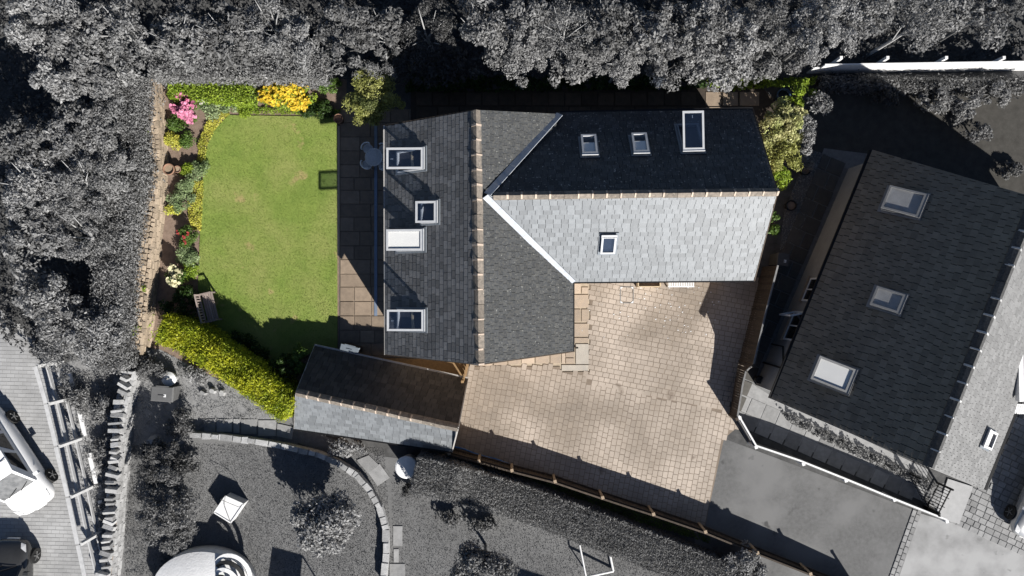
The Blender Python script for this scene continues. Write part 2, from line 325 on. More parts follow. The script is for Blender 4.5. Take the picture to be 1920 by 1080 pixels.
def hedge(name, path, wpx, h, label, leaf, corem, leafsize=.06, dens=900, group=None, rough=.10, cat='hedge', asp=.45, up=.6, mask=None, leaf2=None, spikes=False):
    """clipped hedge along TOP-edge photo points; path entries (px,py[,height]); built as a solid dark body and a skin of leaves"""
    pts = [(P(p[0], p[1], p[2] if len(p) > 2 else h), (p[2] if len(p) > 2 else h)) for p in path]
    w = wpx*PXM*(CAMZ-h)/CAMZ/2
    base = sum((p[0] for p in pts), Vector())/len(pts); base.z = 0
    t = thing(name, base, label, cat, group)
    mb = MB(); Pn = []; Nn = []
    for (a, ha), (b, hb) in zip(pts, pts[1:]):
        a2 = Vector((a.x, a.y, 0)); b2 = Vector((b.x, b.y, 0)); d = (b2-a2); Ln = d.length; d.normalize(); s = Vector((-d.y, d.x, 0))
        wi = w-.10; e = d*.05
        q0 = [a2-e-s*wi, b2+e-s*wi, b2+e+s*wi, a2-e+s*wi]
        mb.prism(q0, [a2-e-s*wi*.85+Vector((0, 0, ha-.12)), b2+e-s*wi*.85+Vector((0, 0, hb-.12)), b2+e+s*wi*.85+Vector((0, 0, hb-.12)), a2-e+s*wi*.85+Vector((0, 0, ha-.12))])
        n = int(Ln*2*w*dens); u = rng.uniform(-.02, 1.02, n); v = rng.uniform(-1, 1, n)
        hh = ha+(hb-ha)*u; drop = np.abs(v)**6*.18
        X = a2.x+d.x*u*Ln+s.x*v*w; Y = a2.y+d.y*u*Ln+s.y*v*w
        wob = .5*(np.sin(X*3.1+Y*1.7)+np.sin(X*1.3-Y*4.1))*rough*.5
        Z = hh-drop+wob+rng.normal(size=n)*rough*.45
        Pn.append(np.stack([X, Y, Z], 1)); Nn.append(np.stack([s.x*v**5, s.y*v**5, np.full(n, up)], 1))
        for sg in (-1, 1):
            n = int(Ln*max(ha, hb)*dens*.45); u = rng.uniform(-.02, 1.02, n); z = rng.uniform(.02, 1, n)*(ha+(hb-ha)*u)
            o = w+rng.normal(size=n)*rough*.4
            Pn.append(np.stack([a2.x+d.x*u*Ln+s.x*sg*o, a2.y+d.y*u*Ln+s.y*sg*o, z], 1)); Nn.append(np.tile([s.x*sg, s.y*sg, .3], (n, 1)))
        for (c, hc, sg) in ((a2, ha, -1), (b2, hb, 1)):
            n = int(2*w*hc*dens*.4); v = rng.uniform(-1, 1, n); z = rng.uniform(.02, 1, n)*hc; o = sg*(.05+rng.normal(size=n)*rough*.4)
            Pn.append(np.stack([c.x+d.x*o+s.x*v*w, c.y+d.y*o+s.y*v*w, z], 1)); Nn.append(np.tile([d.x*sg, d.y*sg, .3], (n, 1)))
    if spikes:                             # untrimmed shoots standing along the edge
        V = []
        for (a, ha), (b, hb) in zip(pts, pts[1:]):
            a2 = Vector((a.x, a.y, 0)); d = Vector((b.x-a.x, b.y-a.y, 0)); Ln = d.length; d.normalize(); sv = Vector((-d.y, d.x, 0))
            for _ in range(int(Ln*60)):
                u = random.random(); o = w*random.gauss(.93, .07) if random.random() < .8 else w*random.uniform(-.9, .9)
                p = a2+d*u*Ln+sv*o+Vector((0, 0, ha+(hb-ha)*u-.05)); q_ = d*random.uniform(-1, 1)*.14+sv*random.uniform(-.3, 1)*.15+Vector((0, 0, random.uniform(.06, .2))); e = d*.022
                V += [tuple(p-e), tuple(p+e), tuple(p+q_)]
        tag(meshobj('shoots', V, np.arange(len(V)).reshape(-1, 3), l_g2, t), kind='stuff')
    ob('branches', mb, corem, t)  # solid dark core; the hedge's inner shade is in its colour
    p = np.concatenate(Pn); nr = np.concatenate(Nn)
    if leaf2 is not None:
        m = mask(p)
        V, F = leaf_quads(p[m], nr[m], leafsize, .8, asp); meshobj('foliage', V, F, leaf2, t); p, nr = p[~m], nr[~m]
    V, F = leaf_quads(p, nr, leafsize, .8, asp); meshobj('foliage', V, F, leaf, t)
    return t
def cover(name, poly_px, hmax, leaf, label, leafsize=.05, dens=700, cat='ground cover', clumpy=2.6, thresh=-.4, kind=None, asp=.55, group=None):
    """low planting that spreads over a patch of bed"""
    poly = [P(*p, hmax*.5) for p in poly_px]
    xs = [p.x for p in poly]; ys = [p.y for p in poly]; A = (max(xs)-min(xs))*(max(ys)-min(ys)); n = int(A*dens)
    X = rng.uniform(min(xs), max(xs), n); Y = rng.uniform(min(ys), max(ys), n)
    ok = np.array([inside(x, y, poly) for x, y in zip(X, Y)]); X = X[ok]; Y = Y[ok]
    b = np.sin(X*clumpy*2.3+Y*1.1)+np.sin(Y*clumpy*2.9-X*1.7)+np.sin((X+Y)*clumpy*4.1)*.5
    ok = b > thresh*2+rng.normal(size=len(b))*.3; X = X[ok]; Y = Y[ok]; b = b[ok]
    Z = .03+(hmax*(.45+.22*b)).clip(.02, hmax*1.1)*rng.uniform(.3, 1, len(X))**.5
    V, F = leaf_quads(np.stack([X, Y, Z], 1), np.tile([0, 0, 1.0], (len(X), 1)), leafsize, .8, asp)
    return tag(meshobj(name, V, F, leaf), label, cat if not kind else None, group, kind)
def blades(name, poly, n, h, w, mat, z0=.03):
    xs = [p.x for p in poly]; ys = [p.y for p in poly]
    X = rng.uniform(min(xs), max(xs), n); Y = rng.uniform(min(ys), max(ys), n)
    ok = np.array([inside(x, y, poly) for x, y in zip(X, Y)]); X = X[ok]; Y = Y[ok]; n = len(X)
    a = rng.uniform(0, 6.28, n); l = rng.normal(size=(n, 2))*h*.6; hh = h*rng.uniform(.5, 1.3, n)
    z = np.full(n, z0); dx = np.cos(a)*w; dy = np.sin(a)*w
    V = np.stack([np.stack([X-dx, Y-dy, z], 1), np.stack([X+dx, Y+dy, z], 1), np.stack([X+l[:, 0], Y+l[:, 1], z+hh], 1)], 1).reshape(-1, 3)
    return tag(meshobj(name, V, np.arange(3*n).reshape(n, 3), mat), kind='stuff')

# ------------------------------------------------------------------ paving
def paving(parent, poly, ang, w, l, mat, piece, nparts=300, gap=.012, z0=.0, th=.03, jit=.002, stagger=.5, rank=None, wj=.0, skip=None):
    ca, sa = math.cos(ang), math.sin(ang)
    rot = lambda x, y: (x*ca-y*sa, x*sa+y*ca); inv = lambda x, y: (x*ca+y*sa, -x*sa+y*ca)
    q = [inv(p.x, p.y) for p in poly]; x0 = min(p[0] for p in q)-l; x1 = max(p[0] for p in q)+l; y0 = min(p[1] for p in q)-w; y1 = max(p[1] for p in q)+w
    L = []; y = y0; r = 0
    while y < y1:
        x = x0+(r % 2)*stagger*l+random.uniform(-.03, .03)*l
        while x < x1:
            ll = l*(1+random.uniform(-wj, wj)); cx, cy = rot(x+ll/2, y+w/2)
            if inside(cx, cy, poly) and not (skip and inside(cx, cy, skip)): L.append((cx, cy, ll))
            x += ll
        y += w; r += 1
    L.sort(key=rank or (lambda a: a[0]**2+a[1]**2))
    def shape(mb, c, ll, dz, rr):
        a = (ll-gap)/2; b = (w-gap)/2; m = Matrix.Translation(c) @ Matrix.Rotation(rr, 4, 'Z'); ch = .007
        lo = [(-a, -b), (a, -b), (a, b), (-a, b)]; hi = [(-a+ch, -b+ch), (a-ch, -b+ch), (a-ch, b-ch), (-a+ch, b-ch)]
        mb.prism([m @ Vector((x, y, 0)) for x, y in lo], [m @ Vector((x, y, th+dz)) for x, y in hi])
    cache = {}
    rest = MB()
    for i, (cx, cy, ll) in enumerate(L):
        dz = random.uniform(-jit, jit); rr = ang+random.uniform(-.012, .012)
        if i < nparts:
            key = round(ll/l, 1)
            if key not in cache:
                mb = MB(); shape(mb, Vector(), l*key, 0, 0); me = bpy.data.meshes.new(piece); me.from_pydata(mb.v, [], mb.f); me.materials.append(mat); cache[key] = me
            put(piece, cache[key], Matrix.Translation((cx, cy, z0+dz)) @ Matrix.Rotation(rr, 4, 'Z'), parent)
        else: shape(rest, Vector((cx, cy, z0)), ll, dz, rr)
    if rest.v: tag(ob(piece+'_courses', rest, mat, parent), kind='stuff')
    return len(L)
def flags(parent, rects, mat, piece='flagstone', z0=.006, th=.03, gap=.02, ang=0, pivot=None):
    """individually sized slabs given as photo rectangles (x0,y0,x1,y1) or four-corner lists"""
    for r in rects:
        pts = g((r[0], r[1]), (r[2], r[1]), (r[2], r[3]), (r[0], r[3])) if not isinstance(r[0], tuple) else g(*r)
        c = sum(pts, Vector())/len(pts)
        pts = [p+(c-p).normalized()*gap for p in pts]
        mb = MB(); mb.slab(pts, z0, z0+th+random.uniform(-.003, .003), .012); ob(piece, mb, mat, parent)

# ------------------------------------------------------------------ roofs
class Plane:
    def __init__(s, e0, e1, top):          # eave ends and a point up-slope
        s.o = Vector(e0); s.u = (Vector(e1)-s.o).normalized(); n = s.u.cross(Vector(top)-s.o).normalized()
        if n.z < 0: s.u = -s.u; n = -n
        s.n = n; s.v = n.cross(s.u)
    def hit(s, px, py):                    # where the sight line of a photo pixel meets the slope
        d = P(px, py, 0)-Vector((0, 0, CAMZ)); c = Vector((0, 0, CAMZ)); t = (s.o-c).dot(s.n)/d.dot(s.n); return c+d*t
    def uv(s, p): d = Vector(p)-s.o; return (d.dot(s.u), d.dot(s.v))
    def xyz(s, a, b, h=0): return s.o+s.u*a+s.v*b+s.n*h
    def mtx(s, a, b, h=0):
        m = Matrix((s.u, s.v, s.n)).transposed().to_4x4(); m.translation = s.xyz(a, b, h); return m
def slates(slope, pl, pts, w, e, mat, cand, thick=.010, lift=.009, skip=None):
    """courses of slates on a convex slope; whole slates go to cand for the parts/mass split, cut ones straight to the mass"""
    poly = [pl.uv(p) for p in pts]
    if sum(a[0]*b[1]-b[0]*a[1] for a, b in zip(poly, poly[1:]+poly[:1])) < 0: poly.reverse()
    b0 = min(p[1] for p in poly); b1 = max(p[1] for p in poly); a0 = min(p[0] for p in poly)-w; a1 = max(p[0] for p in poly)+w
    r = 0; b = b0; mass = MB(); gp = .007 if e < .215 else .012
    while b < b1:
        a = a0+(.5*w if r % 2 else 0)+random.uniform(-.02, .02)
        while a < a1:
            ww = w*random.choice((1, 1, 1, .9, 1.1))
            rect = [(a+gp, b-.02), (a+ww-gp, b-.02), (a+ww-gp, b+e-.006), (a+gp, b+e-.006)]
            c = clip(rect, poly)
            if len(c) >= 3 and area(c) > .002:
                full = abs(area(c)-area(rect)) < 1e-4; dz = random.uniform(0, .003)
                if full: cand.append((slope, pl, a, b, ww, e, dz, mat, thick, lift))
                else:
                    hh = lambda y: .01+lift*(1-(y-b)/e)
                    mass.prism([pl.xyz(x, y, 0) for x, y in c], [pl.xyz(x, y, hh(y)+thick) for x, y in c])
            a += ww
        b += e; r += 1
    return mass
def finish_slates(cand, masses, n=300, key=None):
    cand.sort(key=key or (lambda c: -c[4]*c[5]*c[1].n.z)); cache = {}
    for i, (slope, pl, a, b, w, e, dz, mat, thick, lift) in enumerate(cand):
        gp = .007 if e < .215 else .012; lo = -.02; hi = e-.006; f = lambda y: .01+lift*(1-y/e)+dz
        if i < n:
            k = (mat.name, round(w, 3), round(e, 3))
            if k not in cache:
                mb = MB(); q = [(gp, lo), (w-gp, lo), (w-gp, hi), (gp, hi)]; f0 = lambda y: .01+lift*(1-y/e)
                mb.prism([Vector((x, y, 0)) for x, y in q], [Vector((x, y, f0(y)+thick)) for x, y in q])
                me = bpy.data.meshes.new('slate'); me.from_pydata(mb.v, [], mb.f); me.materials.append(mat); cache[k] = me
            put('slate', cache[k], pl.mtx(a, b, dz), slope)
        else:
            q = [(a+gp, b+lo), (a+w-gp, b+lo), (a+w-gp, b+hi), (a+gp, b+hi)]
            masses[slope].prism([pl.xyz(x, y, 0) for x, y in q], [pl.xyz(x, y, f(y-b)+thick) for x, y in q])
    for s, mb in masses.items():
        if mb.v: tag(ob('slate_courses', mb, MAT_OF[s], s), kind='stuff')
MAT_OF = {}
def slope_part(parent, pl, pts, mat, w, e, cand, masses, name='roof_slope', th=.1):
    mb = MB(); n = pl.n; pr = [pl.xyz(*pl.uv(p)) for p in pts]
    c = sum(pr, Vector())/len(pr)
    if sum(((a-c).cross(b-c)).dot(n) for a, b in zip(pr, pr[1:]+pr[:1])) < 0: pr.reverse()
    mb.prism([p-n*th for p in pr], pr); s = ob(name, mb, m_deck, parent)
    MAT_OF[s] = mat; masses[s] = slates(s, pl, pr, w, e, mat, cand); return s
def ridge_tiles(parent, a, b, l, r, mat, mort, mi=.03, vents=True, name='ridge_tile'):
    a = Vector(a); b = Vector(b); d = b-a; n = max(1, round(d.length/l)); st = d/n; u = d.normalized(); s = u.cross(Vector((0, 0, 1))).normalized(); up = s.cross(u)
    for i in range(n):
        p = a+st*i; q = p+st*.97; mb = MB(); dz = random.uniform(-.008, .008); sh = random.uniform(-.008, .008)
        prof = [(-r, -.82*r), (-.55*r, -.34*r), (0, .06*r), (.55*r, -.34*r), (r, -.82*r)]
        for k in range(4):
            (x0, z0), (x1, z1) = prof[k], prof[k+1]
            A = [p+s*(x0+sh)+up*(z0+dz), p+s*(x1+sh)+up*(z1+dz), q+s*(x1+sh)+up*(z1+dz), q+s*(x0+sh)+up*(z0+dz)]
            mb.prism([v-up*.04 for v in A], A)
        t = ob(name, mb, mat, parent)
        mm = MB(); w = .035+random.random()*.02
        if random.random() < .85:
            x = r*random.uniform(.8, 1.02)
            c0 = q-u*w*.4; c1 = q+u*w
            mm.prism([c0+s*-x+up*(-.78*r), c1+s*-x+up*(-.78*r), c1+up*(.04+.08*r), c0+up*(.04+.08*r)], [c0+s*-x+up*(-.78*r+.035), c1+s*-x+up*(-.78*r+.035), c1+up*(.05+.12*r), c0+up*(.05+.12*r)])
            mm.prism([c0+up*(.04+.08*r), c1+up*(.04+.08*r), c1+s*x+up*(-.78*r), c0+s*x+up*(-.78*r)], [c0+up*(.05+.12*r), c1+up*(.05+.12*r), c1+s*x+up*(-.78*r+.035), c0+s*x+up*(-.78*r+.035)])
            ob('mortar_joint', mm, mort, t)
def skylight(parent, pl, px, py, w, h, opened=0.0, blind=None, frame=None, clad=None, glass=None, name='skylight', mid=False, blindm=None):
    """centre-pivot roof window; px,py = photo position of its middle; w along the eave, h up the slope"""
    frame = frame or m_frame; clad = clad or frame; glass = glass or (m_bglass if blind in ('full', 'half') else m_glass)
    a, b = pl.uv(pl.hit(px, py)); m = pl.mtx(a, b, .03)
    mb = MB(); t = .05
    for (cx, cy, sx, sy) in ((-w/2+t/2, 0, t, h-2*t), (w/2-t/2, 0, t, h-2*t), (0, -h/2+t/2, w, t), (0, h/2-t/2, w, t)):
        mb.box(None, (sx, sy, .13), mtx=m @ Matrix.Translation((cx, cy, .05)))
    k = ob(name, mb, clad, parent)
    fl = MB(); fl.box(None, (w+.16, .14, .03), mtx=m @ Matrix.Translation((0, -h/2-.065, .02))); fl.box(None, (w+.16, .10, .04), mtx=m @ Matrix.Translation((0, h/2+.055, .03)))
    for sg in (-1, 1): fl.box(None, (.075, h-.01, .03), mtx=m @ Matrix.Translation((sg*(w/2+.042), 0, .02)))
    ob('flashing', fl, m_framed if clad != m_gframe else m_gframe, k)
    rm = MB(); rm.box(None, (w-.11, h-.11, .02), mtx=m @ Matrix.Translation((0, 0, -.0))); ob('dark_room_plate', rm, m_room, k)  # dark plate holds the unlit room's darkness as colour
    if blind == 'lining':
        l2 = MB(); l2.prism([m @ Vector((-w/2+.06, -.02, .015)), m @ Vector((w/2-.06, .0, .015)), m @ Vector((w/2-.06, .16, .015)), m @ Vector((-w/2+.06, .05, .015))],
                            [m @ Vector((-w/2+.06, -.02, .03)), m @ Vector((w/2-.06, .0, .03)), m @ Vector((w/2-.06, .16, .03)), m @ Vector((-w/2+.06, .05, .03))]); ob('lining', l2, m_cream, k)
    sm = m @ Matrix.Translation((0, h/2, .125)) @ Matrix.Rotation(-opened, 4, 'X') @ Matrix.Translation((0, -h/2, 0))
    sb = MB(); t2 = .075
    for (cx, cy, sx, sy) in ((-w/2+t2/2, 0, t2, h-2*t2), (w/2-t2/2, 0, t2, h-2*t2), (0, -h/2+t2/2, w, t2), (0, h/2-t2/2, w, t2)):
        sb.box(None, (sx, sy, .05), mtx=sm @ Matrix.Translation((cx, cy, .01)))
    sa = ob('sash', sb, frame, k)
    tp = MB(); tp.box(None, (w+.03, .13, .04), mtx=m @ Matrix.Translation((0, h/2+.01, .14))); ob('top_cover', tp, frame, k)
    pb = MB(); pb.box(None, (w-2*t2+.01, h-2*t2+.01, .012), mtx=sm @ Matrix.Translation((0, 0, .0))); ob('pane', pb, glass, k)
    if blind in ('full', 'half'):
        hh = (h-2*t2)*(1 if blind == 'full' else .62); bb = MB()
        bb.box(None, (w-2*t2-.01, hh, .008), mtx=sm @ Matrix.Translation((0, (h-2*t2-hh)/2*(1 if blind == 'half' else 0), -.022))); ob('blind', bb, blindm or m_blind, k)
    if mid: 
        hb = MB(); hb.box(None, (.02, .10, .02), mtx=sm @ Matrix.Translation((.02, -h/2+.2, -.02))); ob('handle', hb, m_white, k)
    return k
def gable_body(parent, name, foot, ridge, ztop, zr, mat):
    """walls under a gabled roof: foot = 4 ground corners, the gables stand on edges 0-1 and 2-3; ridge = 2 ground points"""
    a, b, c, d = [Vector((p.x, p.y, 0)) for p in foot]; r0, r1 = [Vector((p.x, p.y, 0)) for p in ridge]; Z = Vector((0, 0, 1))
    mb = MB()
    V = [a, b, c, d, a+Z*ztop, b+Z*ztop, c+Z*ztop, d+Z*ztop, r0+Z*zr, r1+Z*zr]
    mb.v = [tuple(v) for v in V]; mb.f = [(3, 2, 1, 0), (0, 1, 5, 8, 4), (1, 2, 6, 5), (2, 3, 7, 9, 6), (3, 0, 4, 7), (5, 6, 9, 8), (7, 4, 8, 9)]
    return ob(name, mb, mat, parent)
def wall_window(parent, c, d, w, h, mat=None, name='window', door=False):
    """window (frame + pane) on a wall: c = centre, d = outward direction"""
    d = Vector(d).normalized(); s = Vector((-d.y, d.x, 0)); c = Vector(c)
    m = Matrix((s, Vector((0, 0, 1)), d)).transposed().to_4x4(); m.translation = c
    mb = MB(); t = .07
    for (cx, cy, sx, sy) in ((-w/2+t/2, 0, t, h-2*t), (w/2-t/2, 0, t, h-2*t), (0, -h/2+t/2, w, t), (0, h/2-t/2, w, t), (0, 0, t*.7, h-2*t)):
        mb.box(None, (sx, sy, .08), mtx=m @ Matrix.Translation((cx, cy, .02)))
    k = ob(name, mb, mat or m_white, parent)
    p = MB(); p.box(None, (w-2*t, h-2*t, .02), mtx=m @ Matrix.Translation((0, 0, .02))); ob('pane', p, m_carg, k)
    s2 = MB(); s2.box(None, (w+.1, .06, .16), mtx=m @ Matrix.Translation((0, -h/2-.03, .06))); ob('sill', s2, m_stonew, k)
    return k

# ================================================================== THE SETTING
sheet('ground', [(-200, -200), (200, -200), (200, 200), (-200, 200)], 0, m_ground)
sheet('planting_bed', g((275, 148), (650, 148), (650, 235), (636, 237), (636, 655), (590, 655), (545, 770), (250, 640), (262, 480), (285, 300)), .004, m_soil)
LAWN = g((430, 216), (470, 217), (632, 219), (633, 652), (600, 655), (520, 690), (420, 655), (385, 610), (372, 540), (376, 430), (381, 330), (386, 285), (398, 248))
mb = MB(); mb.slab(LAWN, .008, .04); tag(ob('lawn', mb, m_lawn), kind='structure')
blades('lawn_grass', LAWN, 60000, .03, .012, m_blade, .038)
mb = MB(); mb.slab(g((633.5, 237), (637.5, 237), (637.5, 480), (633.5, 480)), .008, .06); tag(ob('lawn_edging', mb, m_sand), kind='structure')

patio = sheet('patio', g((637, 205), (770, 205), (770, 670), (600, 670), (637, 640)), .006, m_dmortar)
y = 206; r = 0; rr = []
random.seed(3)
while y < 655:
    h = random.choice((24, 26, 27)); x = 637.5
    for w in random.choice(((27, 32, 28, 40), (58, 30, 40), (19, 40, 28, 40), (27, 32, 60), (38, 27, 30, 34))): rr.append((x, y, x+w, y+h)); x += w
    y += h
flags(patio, rr, m_flag, gap=.022)
mb = MB(); mb.box(G(705, 412, .03), (.13, 360*PXM, .06)); tag(ob('drain_channel', mb, m_chan), kind='structure')
path = sheet('north_path', g((770, 172), (1425, 160), (1470, 205), (1425, 265), (770, 290)), .008, M('shade_darkened_mortar', (.07, .055, .042), (.045, .036, .03), 6))
m_nflag = M('shade_darkened_flag', (.10, .075, .055), (.06, .048, .036), 3.5, rnd=.25, bump=.3, bscale=25)  # the path's shade is put into darker mortar and flag colours
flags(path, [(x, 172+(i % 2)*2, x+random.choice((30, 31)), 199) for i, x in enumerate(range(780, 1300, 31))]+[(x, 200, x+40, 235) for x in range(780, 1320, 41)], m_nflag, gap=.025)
flags(path, [(1322, 172, 1352, 199), (1322, 200, 1352, 235), (1354, 172, 1384, 199), (1386, 172, 1424, 199)], m_flag, gap=.025)  # lighter flags mark the sunlit end of the path

apron = sheet('house_apron', g((885, 650), (1074, 650), (1074, 528), (1106, 528), (1106, 696), (1050, 696), (1050, 686), (885, 690)), .010, m_mortar)
flags(apron, [(1074, 531, 1089, 551), (1090, 538, 1104, 551), (1074, 552, 1104, 577), (1074, 579, 1089, 604), (1090, 579, 1104, 604), (1074, 606, 1104, 631), (1074, 633, 1104, 642),
    (1060, 655, 1077, 670), (1060, 671, 1077, 682), (1031, 660, 1051, 682), (1003, 662, 1030, 682), (977, 664, 1002, 682), (952, 664, 976, 684), (925, 666, 951, 685), (898, 668, 924, 686), (1053, 656, 1060, 682)], m_sand, z0=.012, gap=.018)
flags(apron, [(1079, 644, 1104, 683), (1052, 684, 1104, 695)], M('worn_pale_slab', (.46, .42, .36), (.38, .35, .31), 3, bump=.2), z0=.014, gap=.015)

DRIVE = g((876, 687), (1050, 687), (1050, 697), (1106, 697), (1106, 500), (1400, 500), (1428, 540), (1395, 690), (1370, 772), (1387, 797), (1357, 822), (1328, 955), (1322, 990), (848, 852), (862, 790))
drive = sheet('driveway', DRIVE, .0335, m_joint)
up_ = g((1104, 500), (1400, 500), (1428, 540), (1395, 690), (1370, 772), (1104, 716)); lo_ = [p for p in DRIVE]
paving(drive, up_, R(-11), .215, .285, m_paver, 'paver', 150, gap=.009, z0=.004, th=.035, jit=.001, wj=.18, rank=lambda a: abs(a[0]-6)+abs(a[1]+3))
paving(drive, lo_, R(79), .225, .27, m_paver, 'paver', 150, gap=.009, z0=.004, th=.035, jit=.001, wj=.16, rank=lambda a: abs(a[0]-5)+abs(a[1]+5.5), skip=up_)

road = sheet('block_paved_road', g((-260, 400), (-20, 560), (46, 622), (140, 720), (172, 830), (196, 930), (222, 1090), (260, 1300), (-260, 1300)), .0225, m_rjoint)
paving(road, g((-30, 560), (46, 622), (140, 720), (172, 830), (196, 930), (222, 1090), (228, 1120), (-30, 1120)), R(-1.5), .17, .36, m_gbrick, 'block', 300, gap=.008, z0=.004, th=.025, rank=lambda a: -a[0])
sheet('rough_ground', g((235, 650), (300, 655), (548, 785), (380, 800), (320, 850), (238, 830)), .0085, M('dry_turf', gy(.20), gy(.27), 5, rough=.9, bump=.5, bscale=40))
sheet('verge', g((92, 690), (250, 640), (300, 700), (300, 800), (235, 1100), (196, 1095)), .003, MATS['dry_turf'])
LG = g((300, 700), (545, 775), (560, 840), (760, 860), (1000, 930), (1560, 1120), (1560, 1300), (150, 1300), (220, 900))
sheet('lower_lawn', LG, .006, m_glawn)
blades('lower_lawn_grass', g((320, 830), (720, 840), (740, 1085), (300, 1085)), 40000, .035, .014, m_gblade, .006)
blades('east_lawn_grass', g((735, 900), (800, 900), (1300, 1085), (735, 1085)), 26000, .035, .014, m_gblade, .006)
asph = sheet('asphalt_drive', g((1357, 822), (1400, 838), (1716, 957), (1668, 1090), (1620, 1260), (1350, 1260), (1300, 1000), (1328, 955)), .007, m_asph)
sheet('concrete_road', g((1724, 962), (1800, 985), (1930, 1040), (2400, 1220), (2400, 1400), (1600, 1400), (1672, 1100)), .008, m_conc)
sett = sheet('sett_edging', g((1712, 953), (1728, 958), (1682, 1092), (1664, 1088)), .0115, m_gjoint)
paving(sett, g((1713, 954), (1727, 958), (1681, 1090), (1665, 1087)), R(70.5), .20, .30, m_gflag, 'sett', 60, gap=.02, z0=.0115, th=.03)
fp = sheet('front_paving', g((1725, 925), (1770, 905), (1850, 910), (1925, 750), (2300, 850), (2300, 1200), (1930, 1042), (1800, 988)), .005, m_gjoint)
paving(fp, g((1730, 935), (1800, 905), (1850, 915), (1900, 780), (1960, 780), (1990, 1065), (1930, 1042), (1800, 988)), R(-25), .26, .34, m_gflag, 'paver', 300, gap=.02, z0=.006, th=.03, wj=.25)
mb = MB(); mb.slab(g((1776, 897), (1823, 912), (1797, 982), (1752, 968)), .04, .055); tag(ob('pale_slab', mb, M('cast_slab', gy(.42), gy(.36), 4, bump=.2)), kind='structure')
sp = sheet('side_path', g((1545, 278), (1640, 290), (1445, 760), (1380, 760), (1400, 690), (1440, 560)), .006, m_gjoint)
ang = math.atan2(460, 190)
rr = []
for i in range(17):                        # flags stepping down the side path
    x = 1567-i*11.6; yy = 288+i*27.5
    for (o, w) in (((0, 27), (28, 18)) if i % 2 else ((0, 16), (17, 30))):
        dx, dy = w*.92, w*.38; ox, oy = o*.92-24, o*.38
        rr.append(((x+ox, yy+oy), (x+ox+dx, yy+oy+dy), (x+ox+dx-11.2, yy+oy+dy+26.5), (x+ox-11.2, yy+oy+26.5)))
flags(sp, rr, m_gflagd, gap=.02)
gv = [P(*p) for p in ((1515, 280), (1552, 290), (1497, 445), (1462, 470), (1470, 400))]
sheet('gravel_bed', gv, .010, M('gravel_base', gy(.16), gy(.10), 20, bump=.5))
n = 5000; xs = [p.x for p in gv]; ys = [p.y for p in gv]; X = rng.uniform(min(xs), max(xs), n); Y = rng.uniform(min(ys), max(ys), n)
ok = np.array([inside(a, b, gv) for a, b in zip(X, Y)]); V, F = leaf_quads(np.stack([X[ok], Y[ok], np.full(ok.sum(), .02)], 1), np.tile([0, 0, 1.], (ok.sum(), 1)), .028, .4, .8)
tag(meshobj('gravel', V, F, m_gravel), kind='stuff')
sheet('back_lawn', g((1512, 150), (2300, 150), (2300, 420), (1640, 380), (1512, 300)), .005, m_dlawn)
bp = sheet('front_path', g((1380, 700), (1450, 745), (1740, 880), (1730, 940), (1395, 790), (1372, 770)), .0095, m_gflag)
rr = []
for i in range(14):
    x = 1383+i*27; yy = 735+i*11.6
    rr += [((x, yy), (x+25.5, yy+11), (x+14, yy+38), (x-11.5, yy+27)), ((x-12, yy+28), (x+13.5, yy+39), (x+2, yy+64), (x-23, yy+53))]
flags(bp, [q for q in rr if q[0][0] < 1716], m_gflag, gap=.006, z0=.0105, th=.012)
gp = sheet('garden_path', g((385, 782), (470, 785), (560, 800), (700, 850), (745, 900), (780, 1000), (780, 1090), (745, 1090), (735, 960), (690, 890), (560, 830), (390, 812)), .007, M('path_dirt', gy(.17), gy(.11), 6, bump=.3))
flags(gp, [(383, 785, 405, 812), (406, 785, 436, 810), (438, 784, 450, 812), (452, 785, 482, 814), (484, 787, 518, 818), ((520, 793), (552, 800), (548, 824), (518, 818)),
    ((668, 862), (692, 852), (712, 872), (690, 888)), ((690, 886), (712, 868), (732, 895), (708, 912)), (737, 985, 755, 1024), (738, 1028, 748, 1055), (730, 1056, 760, 1090)], m_gflag, z0=.01, gap=.015)

# ================================================================== THE COTTAGE
cot = thing('cottage', G(905, 450), 'large L-shaped slate-roofed stone cottage with five-course ridge tiles and many roof windows, in full colour at the centre', 'house')
cot['label'] = 'large L-shaped stone cottage with slate roofs and roof windows beside the green lawn'
EZ, RZ = 3.0, 5.6
rt, rb = P(893, 207, RZ), P(898, 683, RZ)
wl, wr = P(915, 366.5, 5.6), P(1457, 360, 5.6)
plW = Plane(P(722, 237, EZ), P(722, 664, EZ), rt); plE = Plane(P(1074, 658, EZ), P(1074, 500, EZ), rb)
plN = Plane(P(1410, 206, EZ), P(1060, 213, EZ), wr); plS = Plane(P(1074, 528, EZ), P(1413, 525, EZ), wr)
footm = [P(730, 243, EZ), P(1064, 226, EZ), P(1064, 652, EZ), P(730, 656, EZ)]
gable_body(cot, 'wall', footm, [P(893, 212, RZ), P(898, 678, RZ)], EZ-.12, RZ-.2, m_stonew)
footw = [P(1403, 215, EZ), P(1405, 517, EZ), P(1000, 519, EZ), P(1000, 222, EZ)]
gable_body(cot, 'wall', footw, [P(1450, 362, 5.6), P(990, 364, 5.6)], EZ-.12, 5.38, m_stonew)
cand, masses = [], {}
ve = [plS.hit(1074, 528), plN.hit(1045, 213)]
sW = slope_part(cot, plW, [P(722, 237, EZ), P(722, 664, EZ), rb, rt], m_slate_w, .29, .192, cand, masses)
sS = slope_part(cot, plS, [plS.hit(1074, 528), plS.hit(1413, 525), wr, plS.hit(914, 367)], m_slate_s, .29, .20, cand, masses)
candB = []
sE = slope_part(cot, plE, [plE.hit(1074, 658), plE.hit(1074, 480), plE.hit(1040, 213.5), rt, rb], m_slate_e, .27, .19, candB, masses)
